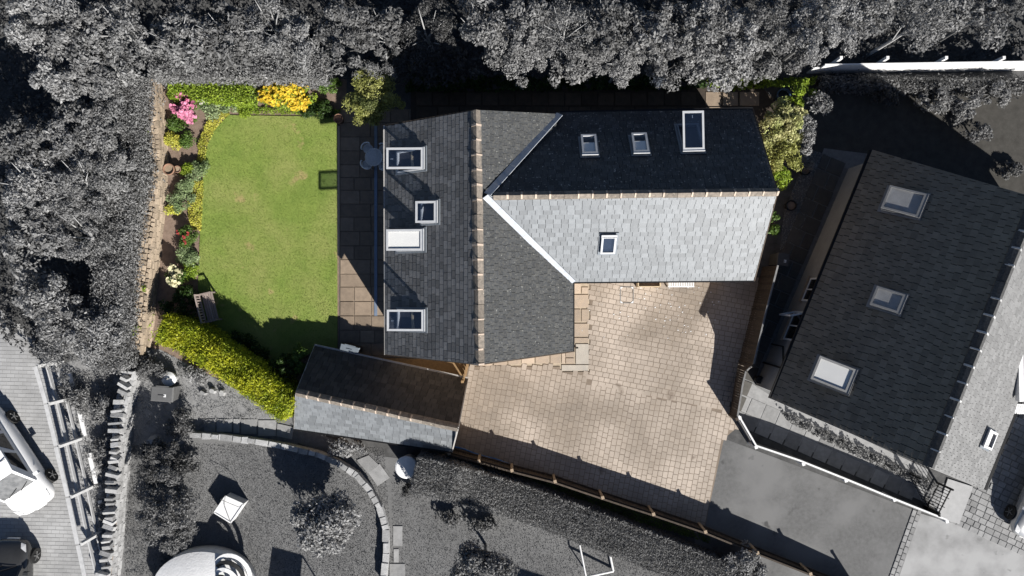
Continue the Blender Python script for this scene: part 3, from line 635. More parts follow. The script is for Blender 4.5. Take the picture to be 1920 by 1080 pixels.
sN = slope_part(cot, plN, [plN.hit(1410, 206), plN.hit(1045, 212), plN.hit(914, 367), wr], m_slate_n, .27, .20, candB, masses)
cand.sort(key=lambda c: c[0] is not sW)
finish_slates(cand, masses, 300, key=lambda c: (random.random()+(0 if c[0] is sW else .12)))
ms2 = {s: masses[s] for s in (sE, sN)}
for (slope, pl, a, b, w, e, dz, mat, thick, lift) in candB:
    gp_ = .007; f = lambda y: .01+lift*(1-y/e)+dz
    q = [(a+gp_, b-.02), (a+w-gp_, b-.02), (a+w-gp_, b+e-.006), (a+gp_, b+e-.006)]
    ms2[slope].prism([pl.xyz(x, y, 0) for x, y in q], [pl.xyz(x, y, f(y-b)+thick) for x, y in q])
for s in (sE, sN):
    [bpy.data.objects.remove(o) for o in list(s.children) if o.name.startswith('slate_courses')]
    tag(ob('slate_courses', ms2[s], MAT_OF[s], s), kind='stuff')
up = Vector((0, 0, .10))
ridge_tiles(cot, rt+up, rb+up, .52, .20, m_ridge, m_mort)
ridge_tiles(cot, plS.hit(925, 367)+up*.9, wr+up*.9, .50, .145, m_ridge, m_mort)
def strip(parent, pl, a, b, w, mat, name, h=.05, n=7):
    mb = MB(); a = Vector(a); b = Vector(b); d = b-a
    for i in range(n): mb.bar(a+d*(i/n)+pl.n*(h+.004*(i % 2)), a+d*((i+1.02)/n)+pl.n*(h+.004*(i % 2)), w, .03, up=pl.n)
    return ob(name, mb, mat, parent)
def hi(px, py, *pls): return max((p.hit(px, py) for p in pls), key=lambda v: v.z)
strip(cot, plS, hi(910, 366, plS, plE), hi(1074, 527, plS, plE), .24, m_lead, 'valley_flashing', .07)
strip(cot, plN, hi(914, 367, plN, plE), hi(1049, 217, plN, plE), .27, m_lead, 'valley_flashing', .08, 9)
mb = MB(); mb.bar(P(721, 236, EZ-.02), P(723, 665, EZ-.02), .09, .09); ob('gutter', mb, m_gutter, cot)
mb = MB(); mb.bar(P(1075, 531, EZ-.05), P(1075, 660, EZ-.05), .09, .08); ob('gutter', mb, m_black, cot); mb = MB(); mb.bar(P(1075, 529.5, EZ-.05), P(1414, 526.5, EZ-.05), .09, .08); ob('gutter', mb, m_black, cot); mb = MB(); mb.bar(P(1050, 210.5, EZ-.05), P(1411, 203.5, EZ-.05), .09, .08); ob('gutter', mb, m_black, cot)
mb = MB(); mb.tube([P(1418, 500, 2.9), P(1418, 500, 0)], .035); ob('downpipe', mb, m_black, cot); mb = MB(); mb.tube([P(1083, 652, 2.85), P(1080, 652, 2.6), P(1080, 652, 0)], .035); ob('downpipe', mb, m_black, cot)
# bargeboards along the gables
for a, b in ((P(722, 664.5, EZ-.08), rb+Vector((0, -.02, -.08))), (rb+Vector((0, -.02, -.08)), P(1074, 659, EZ-.08)), (P(722, 236, EZ-.08), rt+Vector((0, .02, -.08))), (P(1413.5, 525, EZ-.08), wr+Vector((.02, 0, -.08))), (wr+Vector((.02, 0, -.08)), P(1410.5, 206, EZ-.08))):
    mb = MB(); mb.bar(a, b, .04, .16); ob('bargeboard', mb, m_wood, cot)
skylight(cot, plW, 773, 301.5, .80, 1.38, R(33), 'lining', mid=True)
skylight(cot, plW, 808, 399, .80, .78, R(28))
skylight(cot, plW, 772, 451.5, .80, 1.38, R(30), 'full')
skylight(cot, plW, 774, 599.5, .80, 1.38, R(33), 'lining', mid=True)
skylight(cot, plN, 1104, 278, .58, .92, R(7), 'half', clad=m_framed)
skylight(cot, plN, 1199, 275, .58, .92, R(7), 'half', clad=m_framed)
skylight(cot, plN, 1293, 262, .80, 1.45, R(36), None, clad=m_framed, mid=True)
skylight(cot, plS, 1140, 455, .56, .80, 0, None)
wyS = P(1200, 517, EZ).y; wxE = P(1064, 600, EZ).x
for px, w in ((1140, 1.2), (1215, 1.1), (1350, 1.4)): wall_window(cot, (P(px, 517, EZ).x, wyS-.0, 1.35), (0, -1, 0), w, 1.15)
dk = wall_window(cot, (wxE+.0, P(1064, 560, EZ).y, 1.05), (1, 0, 0), 1.0, 2.05, m_wood2, 'door')
wall_window(cot, (wxE+.0, P(1064, 625, EZ).y, 1.4), (1, 0, 0), 1.2, 1.1)
wwx = P(730, 400, EZ).x
for py in (300, 400, 500, 600): wall_window(cot, (wwx-.0, P(730, py, EZ).y, 1.2), (-1, 0, 0), 1.5, 1.3)
# ================================================================== THE OUTBUILDING
ub = thing('outbuilding', G(715, 735), 'narrow outbuilding with a pitched slate roof between the golden hedge and the drive', 'outbuilding')
oE, oR = .75, 2.2
a0, a1, r0, r1, s0, s1 = P(590, 649, .72), P(877, 711, 1.22), P(555, 736, 2.1), P(859, 803, 2.7), P(552, 803, .72), P(848, 846, 1.22)
plON = Plane(a0, a1, r0); plOS = Plane(s0, s1, r0)
ft = [P(594, 660, oE), P(868, 719, oE), P(842, 838, oE), P(560, 796, oE)]
gable_body(ub, 'wall', [ft[1], ft[2], ft[3], ft[0]], [P(850, 799, oR), P(565, 740, oR)], .62, 1.85, m_stonew)
cand, masses = [], {}
q1 = slope_part(ub, plON, [a0, a1, r1, r0], M('outbuilding_shaded_slate', (.075, .068, .062), (.05, .047, .046), 4, rough=.75, rnd=.25, bump=.3, bscale=30), .29, .21, cand, masses)  # north slope's shade put into a darker slate colour
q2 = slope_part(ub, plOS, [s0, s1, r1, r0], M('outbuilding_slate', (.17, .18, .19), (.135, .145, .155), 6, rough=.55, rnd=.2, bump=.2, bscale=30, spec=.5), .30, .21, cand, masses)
finish_slates(cand, masses, 300, key=lambda c: random.random()+(0 if c[0] is q2 else .15))
ridge_tiles(ub, r0+up*.8, r1+up*.8, .48, .16, m_ridge, m_mort)
mb = MB(); mb.bar(a0+Vector((0, .05, -.03)), a1+Vector((0, .05, -.03)), .08, .08); ob('gutter', mb, m_gutter, ub)
mb = MB(); mb.bar(s0+Vector((0, -.05, -.04)), s1+Vector((0, -.05, -.04)), .08, .08); ob('gutter', mb, m_black, ub)
for a, b in ((a1, r1), (r1, s1), (a0, r0), (r0, s0)):
    mb = MB(); mb.bar(a-up*.6, b-up*.6, .05, .12); ob('bargeboard', mb, m_gutter, ub)
# ================================================================== THE NEIGHBOURING HOUSE
nb = thing('neighbouring_house', G(1680, 600), 'grey slate-roofed neighbouring house set at an angle on the far side of the timber fence', 'house')
nE, nR = 2.5, 6.0
e0, e1, k0, k1 = P(1636, 281, nE), P(1446, 747, nE), P(1936, 385, nR), P(1743, 876, nR)
plL = Plane(e1, e0, k1); w0, w1 = P(2020, 480, nE), P(1843, 917, nE); plR = Plane(w1, w0, k1)
k0 = plL.hit(1945, 372); w0 = P(2040, 430, nE)
fn = [P(1648, 296, nE), P(1458, 738, nE), P(1828, 905, nE), P(2025, 440, nE)]
gable_body(nb, 'wall', [fn[1], fn[2], fn[3], fn[0]], [k1+Vector((0, .2, 0)), k0+Vector((0, -.2, 0))], nE-.12, nR-.2, m_render)
cand, masses = [], {}
n1 = slope_part(nb, plL, [e0, e1, k1, k0], m_slate_g, .29, .225, cand, masses)
n2 = slope_part(nb, plR, [w0, w1, k1, k0], m_slate_gl, .27, .19, cand, masses)
finish_slates(cand, masses, 300, key=lambda c: random.random()*.6+(0 if c[0] is n1 else 1)+(0 if c[1].xyz(c[2], c[3]).x < 18 else 5))
ridge_tiles(nb, k1+up*1.1, k0+up*1.1, .62, .22, m_gridge, m_gmort)
mb = MB(); mb.bar(e0+Vector((-.05, 0, -.05)), e1+Vector((-.05, 0, -.05)), .10, .09); ob('gutter', mb, m_black, nb); mb = MB(); mb.bar(w0+Vector((.08, -.03, -.02)), w1+Vector((.08, -.03, -.02)), .11, .09); ob('gutter', mb, m_black, nb)
for a, b in ((e1, k1), (k1, w1)):
    mb = MB(); mb.bar(a-up*1.2, b-up*1.2, .04, .14); ob('bargeboard', mb, m_gframe, nb)
for (px, py, w, h, op, bm) in ((1695, 381, .95, 1.30, 9, 'grey_sky_sheen'), (1665, 564, .75, 1.0, 9, 'grey_sky_sheen'), (1563, 703, .95, 1.35, 22, 'white_blind')):
    skylight(nb, plL, px, py, w, h, R(op), 'full', m_gframe, m_gframe, m_gglass, blindm=M(bm, gy(.5 if bm[0] == 'g' else .85)))  # the grey ones paint reflected sky under the glass, no real blinds
skylight(nb, plR, 1849, 822, .70, .85, 0, 'half', m_gwhite, m_gwhite, m_gglass)
ud = (e1-e0); ud.z = 0; ud.normalize(); od = Vector((ud.y, -ud.x, 0))
if od.x > 0: od = -od
wl0 = Vector((fn[0].x, fn[0].y, 0)); wl1 = Vector((fn[1].x, fn[1].y, 0))
def wallpt(t, z): p = wl0.lerp(wl1, t); return Vector((p.x, p.y, z))
wall_window(nb, wallpt(.56, 1.6), od, 1.05, 1.0, m_gwhite)
dw = wall_window(nb, wallpt(.72, 1.5), od, 1.3, 1.2, m_gwhite)
s = Vector((-od.y, od.x, 0)); hinge = wallpt(.72, 1.5)+od*.06-ud*.6
tip = hinge+(od*.55+ud*.35).normalized()*.62
mb = MB(); d2 = (tip-hinge).normalized()
for a, b in ((hinge+Vector((0, 0, -.55)), tip+Vector((0, 0, -.55))), (hinge+Vector((0, 0, .55)), tip+Vector((0, 0, .55))), (hinge+Vector((0, 0, -.58)), hinge+Vector((0, 0, .58))), (tip+Vector((0, 0, -.58)), tip+Vector((0, 0, .58)))): mb.bar(a, b, .07, .06)
ob('open_casement', mb, m_gwhite, dw)
mb = MB(); b0 = wallpt(.93, 2.4)+od*.07; mb.tube([b0-od*.05, b0-ud*1.2+Vector((0, 0, -1.1))-od*.02, b0-ud*1.2+Vector((0, 0, -2.35))-od*.02], .035); mb.tube([wallpt(.90, 2.3)+od*.08, wallpt(.90, 0)+od*.08], .04); ob('downpipe', mb, m_black, nb)
# porch gable at the east side of the neighbouring house
po = MB(); pa, pb_ = P(1908, 528, 3.6), P(1912, 752, 3.2); po.bar(pa, pb_, .18, .22); po.bar(pa, P(1935, 505, 3.5), .12, .14); ob('porch_bargeboard', po, m_gwhite, nb)
plP = Plane(pb_+Vector((.1, 0, -.06)), pa+Vector((.1, 0, -.06)), pa+Vector((2.0, .4, .75)))
cand2, mass2 = [], {}
A = pb_+Vector((.1, 0, -.06)); B = pa+Vector((.1, 0, -.06))
ps = slope_part(nb, plP, [A, B, B+plP.v*2.0, A+plP.v*2.0], m_slate_gl, .3, .2, cand2, mass2, 'porch_roof')
finish_slates(cand2, mass2, 0)
for nm_, pl_ in (("N", plN), ("W", plW), ("nbL", plL), ("obN", plON)): print("DOT", nm_, round(pl_.n.dot(Vector((SX, SY, SZ)).normalized()), 3), round(math.degrees(math.acos(pl_.n.z)), 1))
pw = MB(); pw.slab([(A.x+.25, A.y+.25), (A.x+1.9, A.y+.25), (B.x+1.9, B.y-.25), (B.x+.25, B.y-.25)], 0, 3.0); ob('porch_wall', pw, m_render, nb)
vt = MB()
for i in range(5): vt.bar(P(1908+i*4, 757+i*.2, 2.6), P(1903+i*4, 776, 2.5), .06, .04)
ob('porch_step', vt, m_gwhite, nb)

# ================================================================== WALLS AND FENCES
def drystone(name, path, wpx, h, label, mat, sz=.16, corem=None, cat='wall', coping=None, face=True):
    pts = [G(*p) for p in path]; t = thing(name, sum(pts, Vector())/len(pts), label, cat); mb = MB(); core = MB(); w = wpx*PXM
    for a, b in zip(pts, pts[1:]):
        d = (b-a); L = d.length; d.normalize(); s = Vector((-d.y, d.x, 0))
        core.prism([a-s*(w/2-.04), b-s*(w/2-.04), b+s*(w/2-.04), a+s*(w/2-.04)], [a-s*(w/2-.05)+Vector((0, 0, h-.06)), b-s*(w/2-.05)+Vector((0, 0, h-.06)), b+s*(w/2-.05)+Vector((0, 0, h-.06)), a+s*(w/2-.05)+Vector((0, 0, h-.06))])
        nr = max(1, int(w/sz)); rot = math.atan2(d.y, d.x)
        for r in range(nr):
            x = 0
            while x < L:
                l = sz*random.uniform(.8, 2.2); o = -w/2+(r+.5)*w/nr
                c = a+d*(x+l/2)+s*(o+random.uniform(-.03, .03)); hh = random.uniform(.07, .13)
                q = [(c+d*sx*l*.48*random.uniform(.8, 1)+s*sy*w/nr*.46*random.uniform(.75, 1.05)) for sx, sy in ((-1, -1), (1, -1), (1, 1), (-1, 1))]
                zt = h+random.uniform(-.04, .03); mb.slab(q, zt-hh, zt, .02); x += l
        if face:
            z = 0
            while z < h-.1:
                ch = random.uniform(.09, .16)
                for sg in (-1, 1):
                    x = 0
                    while x < L:
                        l = random.uniform(.2, .5); c = a+d*(x+l/2)+s*sg*(w/2-.05+random.uniform(-.01, .02)); mb.box(c+Vector((0, 0, z+ch/2)), (l*.95, .12, ch*.92), rot); x += l
                z += ch
    ob('wall_core', core, corem or m_dmortar, t); tag(ob('wall_stone', mb, mat, t), kind='stuff')
    if coping:
        for a, b in zip(pts, pts[1:]):
            d = (b-a); L = d.length; d.normalize(); x = 0; rot = math.atan2(d.y, d.x)
            while x < L-.1:
                l = random.uniform(.09, .26); c = a+d*(x+l/2)+Vector((random.uniform(-.06, .06), 0, random.uniform(-.06, .05))); m2 = MB(); wd = w*random.uniform(.55, 1.15)
                mt = Matrix.Translation(c+Vector((0, 0, h+.12))) @ Matrix.Rotation(rot+random.uniform(-.3, .3), 4, 'Z') @ Matrix.Rotation(random.uniform(-.5, .5), 4, 'Y')
                m2.box(None, (l*.8, wd, .30), mtx=mt); ob('coping_stone', m2, coping, t); x += l+random.uniform(.06, .22)
    return t
drystone('stone_wall', [(291, 158), (296, 235), (301, 310), (294, 400), (284, 490), (274, 600), (268, 645)], 31, .75, 'pale sandstone dry stone wall running between the flower bed and the grey trees', m_wallst, .15)
drystone('stone_wall', [(262, 690), (243, 760), (236, 850), (228, 960), (214, 1095)], 20, .75, 'grey dry stone wall with upright coping stones beside the roadside verge', m_gstone, .18, coping=m_gstone, face=True)
def kerbwall(pts_px, label):
    pts = [G(*p) for p in pts_px]; t = thing('curved_kerb_wall', sum(pts, Vector())/len(pts), label, 'low wall')
    cr = MB()
    for a, b in zip(pts, pts[1:]):
        d = (b-a); L = d.length; d.normalize(); s = Vector((-d.y, d.x, 0)); cr.bar(a+Vector((0, 0, .18)), b+Vector((0, 0, .18)), .2, .36); x = 0
        while x < L:
            l = min(random.uniform(.28, .62), L-x+.05); c = a+d*(x+l/2)+Vector((0, 0, .40)); m2 = MB(); wd = random.uniform(.22, .31)
            q = [c+d*sx*l*.48*random.uniform(.9, 1)+s*sy*wd/2*random.uniform(.85, 1.1) for sx, sy in ((-1, -1), (1, -1), (1, 1), (-1, 1))]
            m2.slab(q, .34, .42+random.uniform(-.02, .03), .015); ob('coping_stone', m2, m_gstone, t); x += l
    ob('wall_core', cr, m_gstone, t)
kerbwall([(362, 812), (420, 816), (470, 822), (540, 834), (600, 848), (640, 866), (672, 886), (697, 916), (714, 946), (726, 985), (727, 1030), (722, 1090)], 'low curved grey stone wall edging the round lower lawn')

def board_fence(name, path, label, mat, bw=.10, post=None, rails=True, side=1, capm=None, posts=None, toprail=None):
    """close boarded fence; path = (px,py,height) on the ground"""
    pts = [(G(p[0], p[1]), p[2]) for p in path]; t = thing(name, sum((p[0] for p in pts), Vector())/len(pts), label, 'fence')
    mb = MB(); post = post or mat
    for i, ((a, ha), (b, hb)) in enumerate(zip(pts, pts[1:])):
        d = b-a; L = d.length; d.normalize(); s = Vector((-d.y, d.x, 0))*side; rot = math.atan2(d.y, d.x); n = max(1, int(L/bw))
        for k in range(n):
            f = (k+.5)/n; h = ha+(hb-ha)*f; mb.box(a+d*L*f+Vector((0, 0, h/2))+s*random.uniform(-.006, .006), (L/n*.9, .02, h+random.uniform(-.01, .01)), rot)
        if rails:
            for zf in (.12, .85): r_ = MB(); r_.bar(a+s*.05+Vector((0, 0, ha*zf)), b+s*.05+Vector((0, 0, hb*zf)), .06, .08); ob('rail', r_, mat, t)
        c_ = MB(); c_.bar(a+Vector((0, 0, ha+.02)), b+Vector((0, 0, hb+.02)), .07, .035); ob('top_rail', c_, toprail or mat, t)
    tag(ob('board', mb, mat, t), kind='stuff')
    for (px, py, h) in (posts or []):
        q = MB(); c = G(px, py); q.box(c+Vector((0, 0, h/2)), (.10, .10, h), .3); q.box(c+Vector((0, 0, h+.02)), (.13, .13, .04), .3); ob('post', q, post, t)
    return t
board_fence('timber_fence', [(1430, 500, 1.7), (1408, 585, 1.7), (1386, 676, 1.75), (1384, 683, 1.4), (1382, 691, 1.1), (1378, 712, 1.02), (1368, 775, 1.0)], 'brown boarded fence with a dipped end panel between the drive and the neighbouring house', m_wood,
    posts=[(1411, 580, 1.68), (1386, 677, 1.8), (1367, 777, 1.05)], side=1, toprail=m_gwood)
FB = [(846, 842, 1.0), (900, 856, 1.0), (960, 873, 1.0), (1038, 893, 1.0), (1124, 922, 1.0), (1216, 952, 1.0), (1310, 984, 1.0), (1404, 1022, 1.0), (1500, 1060, .95), (1600, 1100, .8)]
board_fence('timber_fence', FB, 'long brown boarded fence with a blue hose along the south edge of the drive', m_wood, posts=[(x, y-3, 1.05) for x, y, h in FB], side=1, toprail=m_wood, post=M('pale_post', (.40, .31, .22), (.3, .23, .16), 8))
mb = MB(); mb.tube([G(x, y-5-1.2*math.sin(i*1.9), .05) for i, (x, y) in enumerate([(852+i*19, 842+i*5.9+(i > 16)*(i-16)*1.2) for i in range(26)])], .034, 6); tag(ob('garden_hose', mb, m_hose, smooth=True), 'thin blue hose lying along the foot of the brown fence on the drive', 'hose')
board_fence('white_topped_fence', [(1372, 772, .9), (1403, 826, .95), (1480, 852, 1.0), (1560, 884, 1.0), (1650, 921, 1.0), (1748, 960, 1.0)], 'white-topped grey board fence along the asphalt drive below the neighbouring house', m_gwood, capm=m_gwhite, toprail=m_gwhite,
    posts=[(1374, 776, .9), (1403, 829, .95), (1488, 859, 1.0), (1565, 889, 1.0), (1653, 924, 1.0), (1748, 963, 1.0)], side=-1, post=m_gwhite)
def white_wall():
    t = thing('white_board_fence', G(1715, 135), 'long bright white fence with posts behind it across the top of the shaded back lawn', 'fence')
    a = G(1512, 137); b = G(1925, 131); mb = MB(); mb.bar(Vector((a.x, a.y, .36)), Vector((b.x, b.y, .36)), .06, .7); ob('lower_panel', mb, m_gwhite, t)
    mb = MB(); mb.bar(Vector((a.x+.3, a.y, .93)), Vector((b.x, b.y, .93)), .06, .43); ob('upper_panel', mb, m_gwhite, t)
    for px in (1549, 1632, 1737, 1840, 1905): q = MB(); c = G(px, 133); q.box(c+Vector((0, .12, .7)), (.12, .12, 1.4)); ob('post', q, m_gwhite, t)
white_wall()
def paddock():
    t = thing('post_and_rail_fence', G(150, 880), 'white post and rail fence between the paved road and the verge', 'fence')
    top = [P(66, 686, 1.6), P(86, 757, 1.6), P(105, 837, 1.6), P(127, 932, 1.6), P(146, 1021, 1.6), P(166, 1110, 1.6)]
    gr = [Vector((p.x, p.y, 0)) for p in top]
    for i, (a, b) in enumerate(zip(gr, gr[1:])):
        d = (b-a).normalized()*.03
        for z, w, h in ((1.6, .17, .05), (.92, .05, .14), (.30, .05, .14)):
            q = MB(); q.bar(a+d+Vector((0, 0, z)), b-d+Vector((0, 0, z+random.uniform(-.03, .03))), w, h); ob('rail', q, M('weathered_white', gy(.55), gy(.42), 6), t)
    for a in gr: q = MB(); q.box(a+Vector((.09, 0, .78)), (.13, .13, 1.56), -.25); ob('post', q, MATS['weathered_white'], t)
    for i, (a, b) in enumerate(zip(gr, gr[1:])):
        q = MB(); u = a.lerp(b, .3); q.bar(u+Vector((.34, 0, .09)), a.lerp(b, .93)+Vector((.34, 0, .09)), .17, .18); ob('kick_board', q, m_gwhite, t)
paddock()
mb = MB(); mb.bar(G(222, 880, .5), G(216, 985, .5), .24, .05); mb.bar(G(222, 880, .25), G(216, 985, .25), .05, .45); tag(ob('white_plank', mb, m_gwhite), 'single white timber plank standing against the grey dry stone wall', 'plank')
def iron_gate():
    t = thing('iron_gate', G(1740, 930), 'small black iron bar gate at the corner of the front path', 'gate')
    for (a, b) in (((1757, 905), (1733, 952)), ((1700, 885), (1733, 948))):
        A, B = G(*a), G(*b); d = (B-A); n = 9
        for z in (.15, .95): q = MB(); q.bar(A+Vector((0, 0, z)), B+Vector((0, 0, z)), .04, .04); ob('rail', q, m_gwood if a[0] == 1700 else m_iron, t)
        q = MB()
        for i in range(n+1): q.tube([A+d*i/n+Vector((0, 0, .05)), A+d*i/n+Vector((0, 0, 1.0 if i % 3 else 1.12))], .016, 5)
        tag(ob('bar', q, m_iron, t), kind='stuff')
        for c in (A, B): q = MB(); q.box(c+Vector((0, 0, .55)), (.07, .07, 1.1)); ob('post', q, m_iron, t)
iron_gate()
def side_gate():
    t = thing('timber_gate', G(868, 695), 'orange-brown timber gate in the gap between the cottage and the outbuilding', 'gate')
    A, B = G(872, 706), G(880, 672); d = B-A
    for i in range(5): q = MB(); q.bar(A+d*(i+.5)/5+Vector((0, 0, .05)), A+d*(i+.5)/5+Vector((0, 0, 1.6)), .14, .03, up=(1, 0, 0)); ob('board', q, m_wood2, t)
    for z in (.3, 1.3): q = MB(); q.bar(A+Vector((.04, 0, z)), B+Vector((.04, 0, z)), .04, .09); ob('rail', q, m_wood2, t)
    for c in (A, B): q = MB(); q.box(c+Vector((0, 0, .85)), (.1, .1, 1.7)); ob('post', q, m_wood2, t)
side_gate()
mb = MB(); mb.slab(g((760, 672), (876, 676), (872, 716), (650, 668)), .03, .05); tag(ob('passage_boards', mb, m_wood2), kind='structure')

# ================================================================== GARDEN FURNITURE AND SMALL THINGS
def bench():
    t = thing('garden_bench', G(394, 575), 'weathered slatted timber bench at the lower left corner of the lawn', 'bench')
    c = P(388, 577, .45); c.z = 0; u = Vector((.235, -.972, 0)).normalized(); f = Vector((.972, .235, 0)).normalized()   # u along, f to the front (east)
    L = 1.28
    for i in range(5): q = MB(); o = -.05+i*.098; q.bar(c+f*o-u*L/2+Vector((0, 0, .45)), c+f*o+u*L/2+Vector((0, 0, .45)), .08, .028, up=(0, 0, 1)); ob('seat_slat', q, m_bench, t)
    for k, z in enumerate((.58, .93)): q = MB(); q.bar(c-f*(.14+.03*k)-u*L/2+Vector((0, 0, z)), c-f*(.14+.03*k)+u*L/2+Vector((0, 0, z)), .05, .07); ob('back_rail', q, m_bench, t)
    for i in range(11): q = MB(); p = c-f*.15+u*(L*(i+.5)/11-L/2); q.bar(p+Vector((0, 0, .6)), p-f*.03+Vector((0, 0, .9)), .055, .02); ob('back_slat', q, m_bench, t)
    for s in (-1, 1):
        e = c+u*s*(L/2-.04)
        for o, h in ((.33, .62), (-.14, .95)): q = MB(); q.bar(e+f*o, e+f*o+Vector((0, 0, h)), .06); ob('leg', q, m_bench, t)
        q = MB(); q.bar(e-f*.16+Vector((0, 0, .64)), e+f*.38+Vector((0, 0, .64)), .07, .035); ob('armrest', q, m_bench, t)
bench()
def lattice_disc(mb, c, r, n=10, w=.016):
    c = Vector(c)
    for rr in (r, r*.66, r*.36): mb.tube([c+Vector((math.cos(a)*rr, math.sin(a)*rr, 0)) for a in [2*math.pi*k/20 for k in range(21)]], w*(.9 if rr < r else 1.2), 5)
    for k in range(n*2): a = math.pi*k/n; mb.tube([c+Vector((math.cos(a)*r*.1, math.sin(a)*r*.1, 0)), c+Vector((math.cos(a+.12)*r, math.sin(a+.12)*r, 0))], w*.8, 4)
    mb.lathe(c-Vector((0, 0, .006)), [(r*.14, 0), (r*.14, .012)], 12)
def table():
    c = P(701, 294.5, .72); b = Vector((c.x, c.y, 0)); t = thing('garden_table', b, 'round pale metal lattice garden table on the shaded patio', 'table')
    q = MB(); lattice_disc(q, c, .37, 14); q.lathe(c-Vector((0, 0, .016)), [(.35, 0), (.35, .006)], 24); ob('tabletop', q, m_metal, t)
    for k in range(3): a = k*2.09; q = MB(); q.tube([c+Vector((0, 0, -.03)), b+Vector((math.cos(a)*.08, math.sin(a)*.08, .4)), b+Vector((math.cos(a)*.3, math.sin(a)*.3, .02))], .02, 6); ob('leg', q, m_metal, t)
    for i, (px, py, lb) in enumerate(((690, 279, 'pale metal garden chair at the upper left of the round patio table'), (688.5, 309, 'pale metal garden chair at the lower left of the round patio table'), (719, 281, 'pale metal garden chair half under the eaves at the upper right of the table'), (719, 311, 'pale metal garden chair half under the eaves at the lower right of the table'))):
        s = P(px, py, .45); d = Vector((s.x-c.x, s.y-c.y, 0)).normalized(); sd = Vector((-d.y, d.x, 0)); g0 = Vector((s.x, s.y, 0))
        h = thing('garden_chair', g0, lb, 'chair', 'metal chairs round the patio table')
        q = MB(); lattice_disc(q, s, .20, 9, .012); q.lathe(s-Vector((0, 0, .012)), [(.19, 0), (.19, .006)], 18); ob('seat', q, m_metal, h)
        q = MB(); arc = [s+d*(.17*math.cos(a)+.03)+sd*.21*math.sin(a)+Vector((0, 0, .36)) for a in [-1.5+3*k/10 for k in range(11)]]
        q.tube(arc, .028, 6); low = [s+(p-s-Vector((0, 0, .36)))*.9+Vector((0, 0, .06)) for p in arc]; q.tube(low, .015, 5)
        for a_, b_ in zip(arc, low): q.tube([a_, b_], .009, 4)
        ob('backrest', q, m_metal, h)
        for k in range(4): a = k*1.571+.785; q = MB(); q.tube([s+Vector((math.cos(a)*.15, math.sin(a)*.15, -.01)), g0+Vector((math.cos(a)*.2, math.sin(a)*.2, 0))], .014, 5); ob('leg', q, m_metal, h)
table()
def pot(px, py, r, h, label, mat=m_terra, plant=None, name='plant_pot', fill=m_soil, cat='pot'):
    c = P(px, py, h); c.z = 0; t = thing(name, c, label, cat)
    q = MB(); q.lathe(c, [(r*.66, 0), (r*.95, h*.86), (r*1.06, h*.86), (r*1.06, h), (r*.88, h), (r*.84, h*.82), (0.01, h*.80)], 22); ob('body', q, mat, t, True)
    q = MB(); q.lathe(c+Vector((0, 0, h*.83)), [(r*.83, 0), (r*.80, .015)], 18); ob('filling', q, fill, t)
    if plant:
        n = 260; u = unit(n); u[:, 2] = np.abs(u[:, 2]); V, F = leaf_quads(np.array(c)+np.array([0, 0, h*.85])+u*r*rng.uniform(.3, 1.0, (n, 1)), u+[0, 0, .4], .035, .8); meshobj('foliage', V, F, plant, t)
    return t
pot(634, 222, .20, .5, 'round terracotta pot at the top right corner of the lawn', fill=m_terra)
pot(315.5, 317, .24, .55, 'terracotta pot with a pale rim standing in the left flower bed', fill=m_stonew)
pot(332, 317, .15, .3, 'smaller terracotta pot beside the larger one in the left flower bed', fill=m_stonew)
pot(1470, 178, .28, .55, 'dark blue-grey round pot between the bushes behind the cottage corner', M('blue_glaze', (.05, .09, .15), None, 5, rough=.3), fill=M('pot_water', (.02, .03, .04), None, 3, rough=.05))
pot(1511, 319, .21, .4, 'black pot at the upper end of the gravel bed', m_black, None)
pot(1484, 385, .22, .4, 'black pot with a bare centre halfway down the gravel bed', m_black, None)
pot(1424, 712, .16, .45, 'black pot by the front corner of the neighbouring house', m_black, l_g3)
pot(1465, 1300, .1, .2, 'x', m_black) if False else None
def box_bin(px, py, w, l, h, rot, label, mat, lidmat, name, cat, mark=None):
    c = P(px, py, h); c.z = 0; t = thing(name, c, label, cat); q = MB(); m = Matrix.Translation(c) @ Matrix.Rotation(rot, 4, 'Z')
    q.prism([m @ Vector((x*w*.44, y*l*.44, 0)) for x, y in ((-1, -1), (1, -1), (1, 1), (-1, 1))], [m @ Vector((x*w/2, y*l/2, h-.06)) for x, y in ((-1, -1), (1, -1), (1, 1), (-1, 1))]); ob('body', q, mat, t)
    q = MB(); q.prism([m @ Vector((x*w*.53, y*l*.53, h-.06)) for x, y in ((-1, -1), (1, -1), (1, 1), (-1, 1))], [m @ Vector((x*w*.48, y*l*.48, h)) for x, y in ((-1, -1), (1, -1), (1, 1), (-1, 1))])
    ob('lid', q, lidmat, t)
    q = MB(); q.bar(m @ Vector((-w*.3, l*.53, h-.02)), m @ Vector((w*.3, l*.53, h-.02)), .04, .04); q.bar(m @ Vector((-w*.15, -l*.1, h+.01)), m @ Vector((w*.15, -l*.1, h+.01)), .03, .03); ob('handle', q, lidmat, t)
    if mark: q = MB(); q.box(None, (.10, .12, .008), mtx=m @ Matrix.Translation((w*.15, -l*.1, h+.004))); ob('lid_sticker', q, m_gwhite, t)
    return t
m_bing = M('grey_bin_plastic', gy(.14), gy(.11), 4, rough=.5)
box_bin(303, 739, .92, .62, .85, R(-4), 'grey lidded storage bin beside the white round pot on the rough grass', m_bing, m_bing, 'storage_bin', 'bin', True)
box_bin(1469, 487, .50, .52, 1.0, R(-8), 'dark wheelie bin with a white label on the path beside the neighbouring house', M('dark_bin', gy(.09), None, 4, rough=.5), M('dark_bin', gy(.09)), 'wheelie_bin', 'bin', True)
